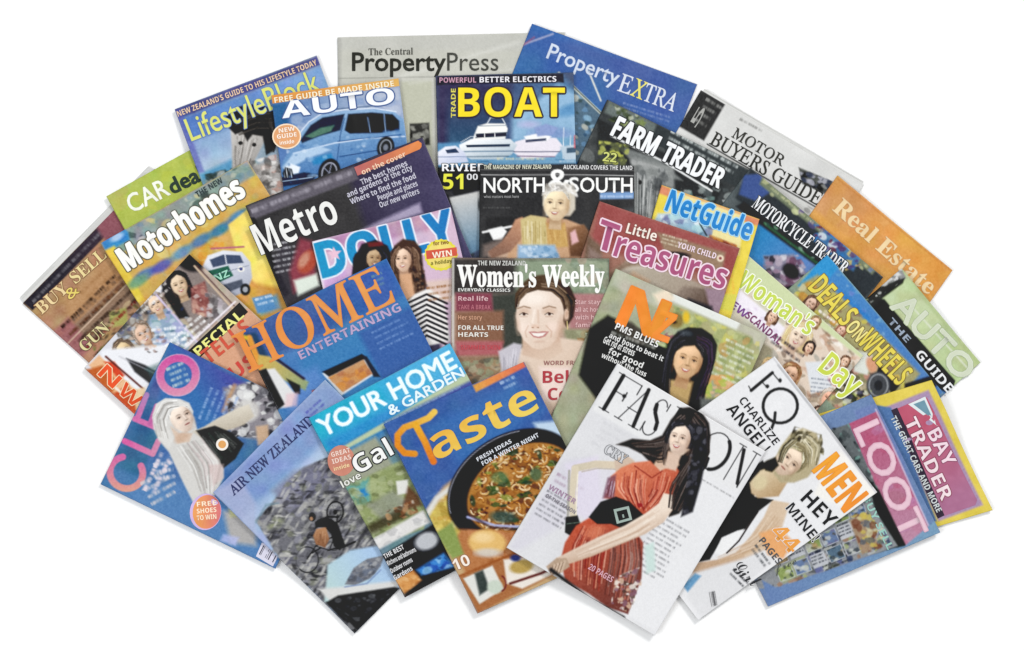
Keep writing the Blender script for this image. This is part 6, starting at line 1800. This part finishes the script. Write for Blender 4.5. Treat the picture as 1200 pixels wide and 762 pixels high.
    A.text('CRY', P(38, 98), P(66, 98), 11, '#c9cacd', 'B', out='#77787c', ow=.7)
    A.text('OF THE SEASON', P(6, 178), P(46, 178), 4.5, '#85808a', 'S'); A.text('WINTER', P(4, 168), P(40, 168), 6, '#a487a0', 'S')
    A.text('20 PAGES', P(92, 225), P(124, 225), 7, '#d8a8b4', 'S')


BUILD = [
    # name, top left, top right, bottom left, ground colour, print, label, options
    ('newspaper', (396, 44), (662, 38), (402, 350), '#c2c2b8', art_property_press, 'pale grey property newspaper with dark lettering behind the boat magazine', dict(thick=1.8, news=True, vis=.55)),
    ('newspaper', (624, 28), (817, 99), (532, 262), '#4c70ac', art_property_extra, 'blue property paper with white lettering and one yellow letter, topmost in the fan', dict(thick=1.8, vis=.65)),
    ('newspaper', (822, 106), (1012, 217), (700, 314), '#d6d6d4', art_motor_buyers, 'light grey motoring newspaper with a black corner box beside its serif heading', dict(thick=1.8, news=True, vis=.4, ragged=1)),
    ('magazine', (712, 117), (890, 205), (616, 322), '#4e5152', art_farm_trader, 'farm magazine with white capitals on black over a grey animal picture', dict(thick=3, vis=.85)),
    ('magazine', (982, 206), (1116, 317), (860, 380), '#d69a58', art_real_estate, 'plain orange property magazine with cream serif lettering at the upper right rim', dict(thick=2.4, vis=.4, curl=(0, 1.5, 0, 0))),
    ('magazine', (880, 197), (1035, 325), (752, 362), '#5b6264', art_motorcycle, 'motorcycle magazine with white lettering on black above a blue sky, tucked under the orange one', dict(thick=3, vis=.9)),
    ('magazine', (1057, 315), (1149, 425), (905, 447), '#b0bf8e', art_auto_guide, 'pale green car guide with grey lettering and a black strip', dict(thick=3, vis=.65)),
    ('magazine', (970, 299), (1106, 461), (828, 424), '#8fa08c', art_deals, 'car dealing magazine with yellow lettering under a bright blue strip', dict(thick=3, vis=.75)),
    ('magazine', (1092, 446), (1163, 598), (902, 503), '#dcc65a', art_bay_trader, 'yellow bordered trading magazine with a crimson panel at the far right of the fan', dict(thick=2.6, vis=.8, curl=(0, 2, 0, 0))),
    ('magazine', (867, 291), (1012, 417), (738, 440), '#cfc9b4', art_womans_day, 'gossip magazine with lime green lettering and a crowd of small celebrity faces', dict(thick=3, vis=.95)),
    ('magazine', (1021, 463), (1102, 624), (819, 550), '#7389b0', art_loot, 'blue edged trading paper with a dusty pink band of round pale letters', dict(thick=2.2, curl=(0, 0, 2, 0))),
    ('newspaper', (27, 355), (181, 198), (178, 491), '#b18a6c', art_buy_sell, 'brown newspaper with cream serif lettering and white pages fanning from its upper edge', dict(thick=2.2, news=True, vis=.75, ragged=2)),
    ('magazine', (125, 230), (286, 141), (228, 416), '#adbd5e', art_car_dealer, 'lime green car magazine half hidden below the left end of the fan', dict(thick=2.8, vis=.45)),
    ('magazine', (205, 128), (371, 65), (284, 338), '#8f9cb0', art_lifestyle, 'sky blue country living magazine with thin lime lettering and a pale shaggy animal', dict(thick=3, vis=.75)),
    ('magazine', (318, 112), (467, 92), (347, 330), '#7f93bb', art_auto, 'car magazine with a silver blue hatchback and an orange strip on top', dict(thick=3.2, vis=.75)),
    ('magazine', (118, 285), (290, 188), (236, 470), '#cfa860', art_motorhomes, 'yellow and orange camper magazine with chunky white lettering', dict(thick=3, vis=.8)),
    ('magazine', (511, 89), (672, 85), (517, 312), '#55607a', art_boat, 'boating magazine with fat yellow capitals over moored white yachts', dict(thick=3.4, vis=.95)),
    ('magazine', (288, 241), (495, 161), (376, 455), '#4a494a', art_metro, 'charcoal city magazine with bold white lettering and a red strip', dict(thick=3.4, vis=.75)),
    ('magazine', (563, 193), (743, 195), (561, 430), '#454546', art_north_south, 'black current affairs magazine showing a fair cropped woman in a tan top', dict(thick=3.2, vis=.7)),
    ('magazine', (776, 217), (890, 257), (733, 364), '#e6cf55', art_netguide, 'small yellow computer magazine with sky blue lettering', dict(thick=2.6)),
    ('magazine', (703, 236), (867, 291), (634, 446), '#a0776a', art_treasures, 'reddish brown parenting magazine with wavy pink lettering', dict(thick=3, vis=.7)),
    ('magazine', (366, 283), (528, 243), (416, 492), '#cdb2c8', art_dolly, 'pink teen magazine with turquoise letters, two girls and a yellow round badge', dict(thick=3, vis=.8)),
    ('magazine', (99, 431), (222, 298), (270, 588), '#b9a898', art_couple, 'gossip weekly with a lemon banner, red headline and pictures of couples', dict(thick=2.6, vis=.85)),
    ('magazine', (118, 567), (199, 401), (323, 666), '#4f76a6', art_cleo, 'blue magazine with pink ring letters and a pale haired woman looking back', dict(step=.9, thick=3.4, curl=(0, 0, 0, 1.5))),
    ('magazine', (281, 389), (453, 303), (380, 590), '#5280b8', art_home, 'blue interiors magazine with tall orange serif letters and an amber framed picture', dict(thick=3.4)),
    ('magazine', (530, 302), (714, 303), (528, 545), '#b79e90', art_weekly, 'weekly magazine with white serif lettering over a large smiling face, centre of the fan', dict(step=.85, thick=3.4, vis=.8)),
    ('magazine', (722, 315), (899, 393), (634, 518), '#a2a68c', art_orange, 'health magazine with a big orange initial and a dark haired smiling woman', dict(thick=3.2, vis=.95)),
    ('magazine', (250, 577), (381, 445), (416, 742), '#9db2d6', art_air, 'airline magazine with a pale sky and a mountain biker on grey rock', dict(thick=3.2, curl=(0, 0, 0, 1.5))),
    ('magazine', (362, 490), (527, 402), (475, 700), '#6f8a94', art_your_home, 'home and garden magazine with a cyan heading above a garden room', dict(thick=3.4, curl=(0, 0, 2, 1.5))),
    ('magazine', (450, 497), (614, 424), (560, 719), '#4b68a4', art_taste, 'food magazine with curly orange lettering over a bowl of baked noodles', dict(thick=3.6, curl=(0, 0, 2, 1))),
    ('magazine', (908, 418), (1028, 577), (698, 568), '#e4e4e6', art_fq, 'white fashion magazine with a blonde woman in a black vest and orange lettering', dict(step=.9, thick=3.4, curl=(0, 0, 2, 0))),
    ('magazine', (724, 426), (897, 529), (594, 642), '#dcdcde', art_fashion, 'pale grey fashion magazine with a long haired model in a red dress', dict(step=.85, thick=4.0, curl=(0, 0, 2.5, 1))),
]


def loose_pages(n):
    """Sheets of a newspaper that slide out past its upper edge."""
    def f(root, place, height, O):
        rng = np.random.RandomState(5 + n)
        for k in range(2 * n):
            U = np.linspace(.01, .99, 60); V = np.linspace(-.008 * n - .007 * k, .25, 12)
            uu, vv = np.meshgrid(U, V)
            _, _, X, Y = place(uu.ravel(), vv.ravel())
            zt, zb = height(uu.ravel(), vv.ravel())
            Z = zb + (zt - zb) * (.82 - .22 * k / n) + .0003 * np.sin(uu.ravel() * 9 + k * 2)
            i = np.arange(60 * 12).reshape(12, 60)
            q = np.stack([i[:-1, :-1], i[1:, :-1], i[1:, 1:], i[:-1, 1:]], -1).reshape(-1, 4)
            c = np.tile(albedo(np.array([.83, .83, .82]) - .03 * (k % 2)), (len(X), 1))
            mesh_obj('page', np.stack([X - O[0], Y - O[1], Z - O[2]], 1), q, None, M_NEWS, root, c)
    return f


for k, (nm, tl, tr, bl, base, art, label, opt) in enumerate(BUILD):
    opt = dict(opt)
    rg = opt.pop('ragged', 0)
    magazine(nm, tl, tr, bl, base, art, label, seed=101 + k * 13, extra=loose_pages(rg) if rg else None, **opt)
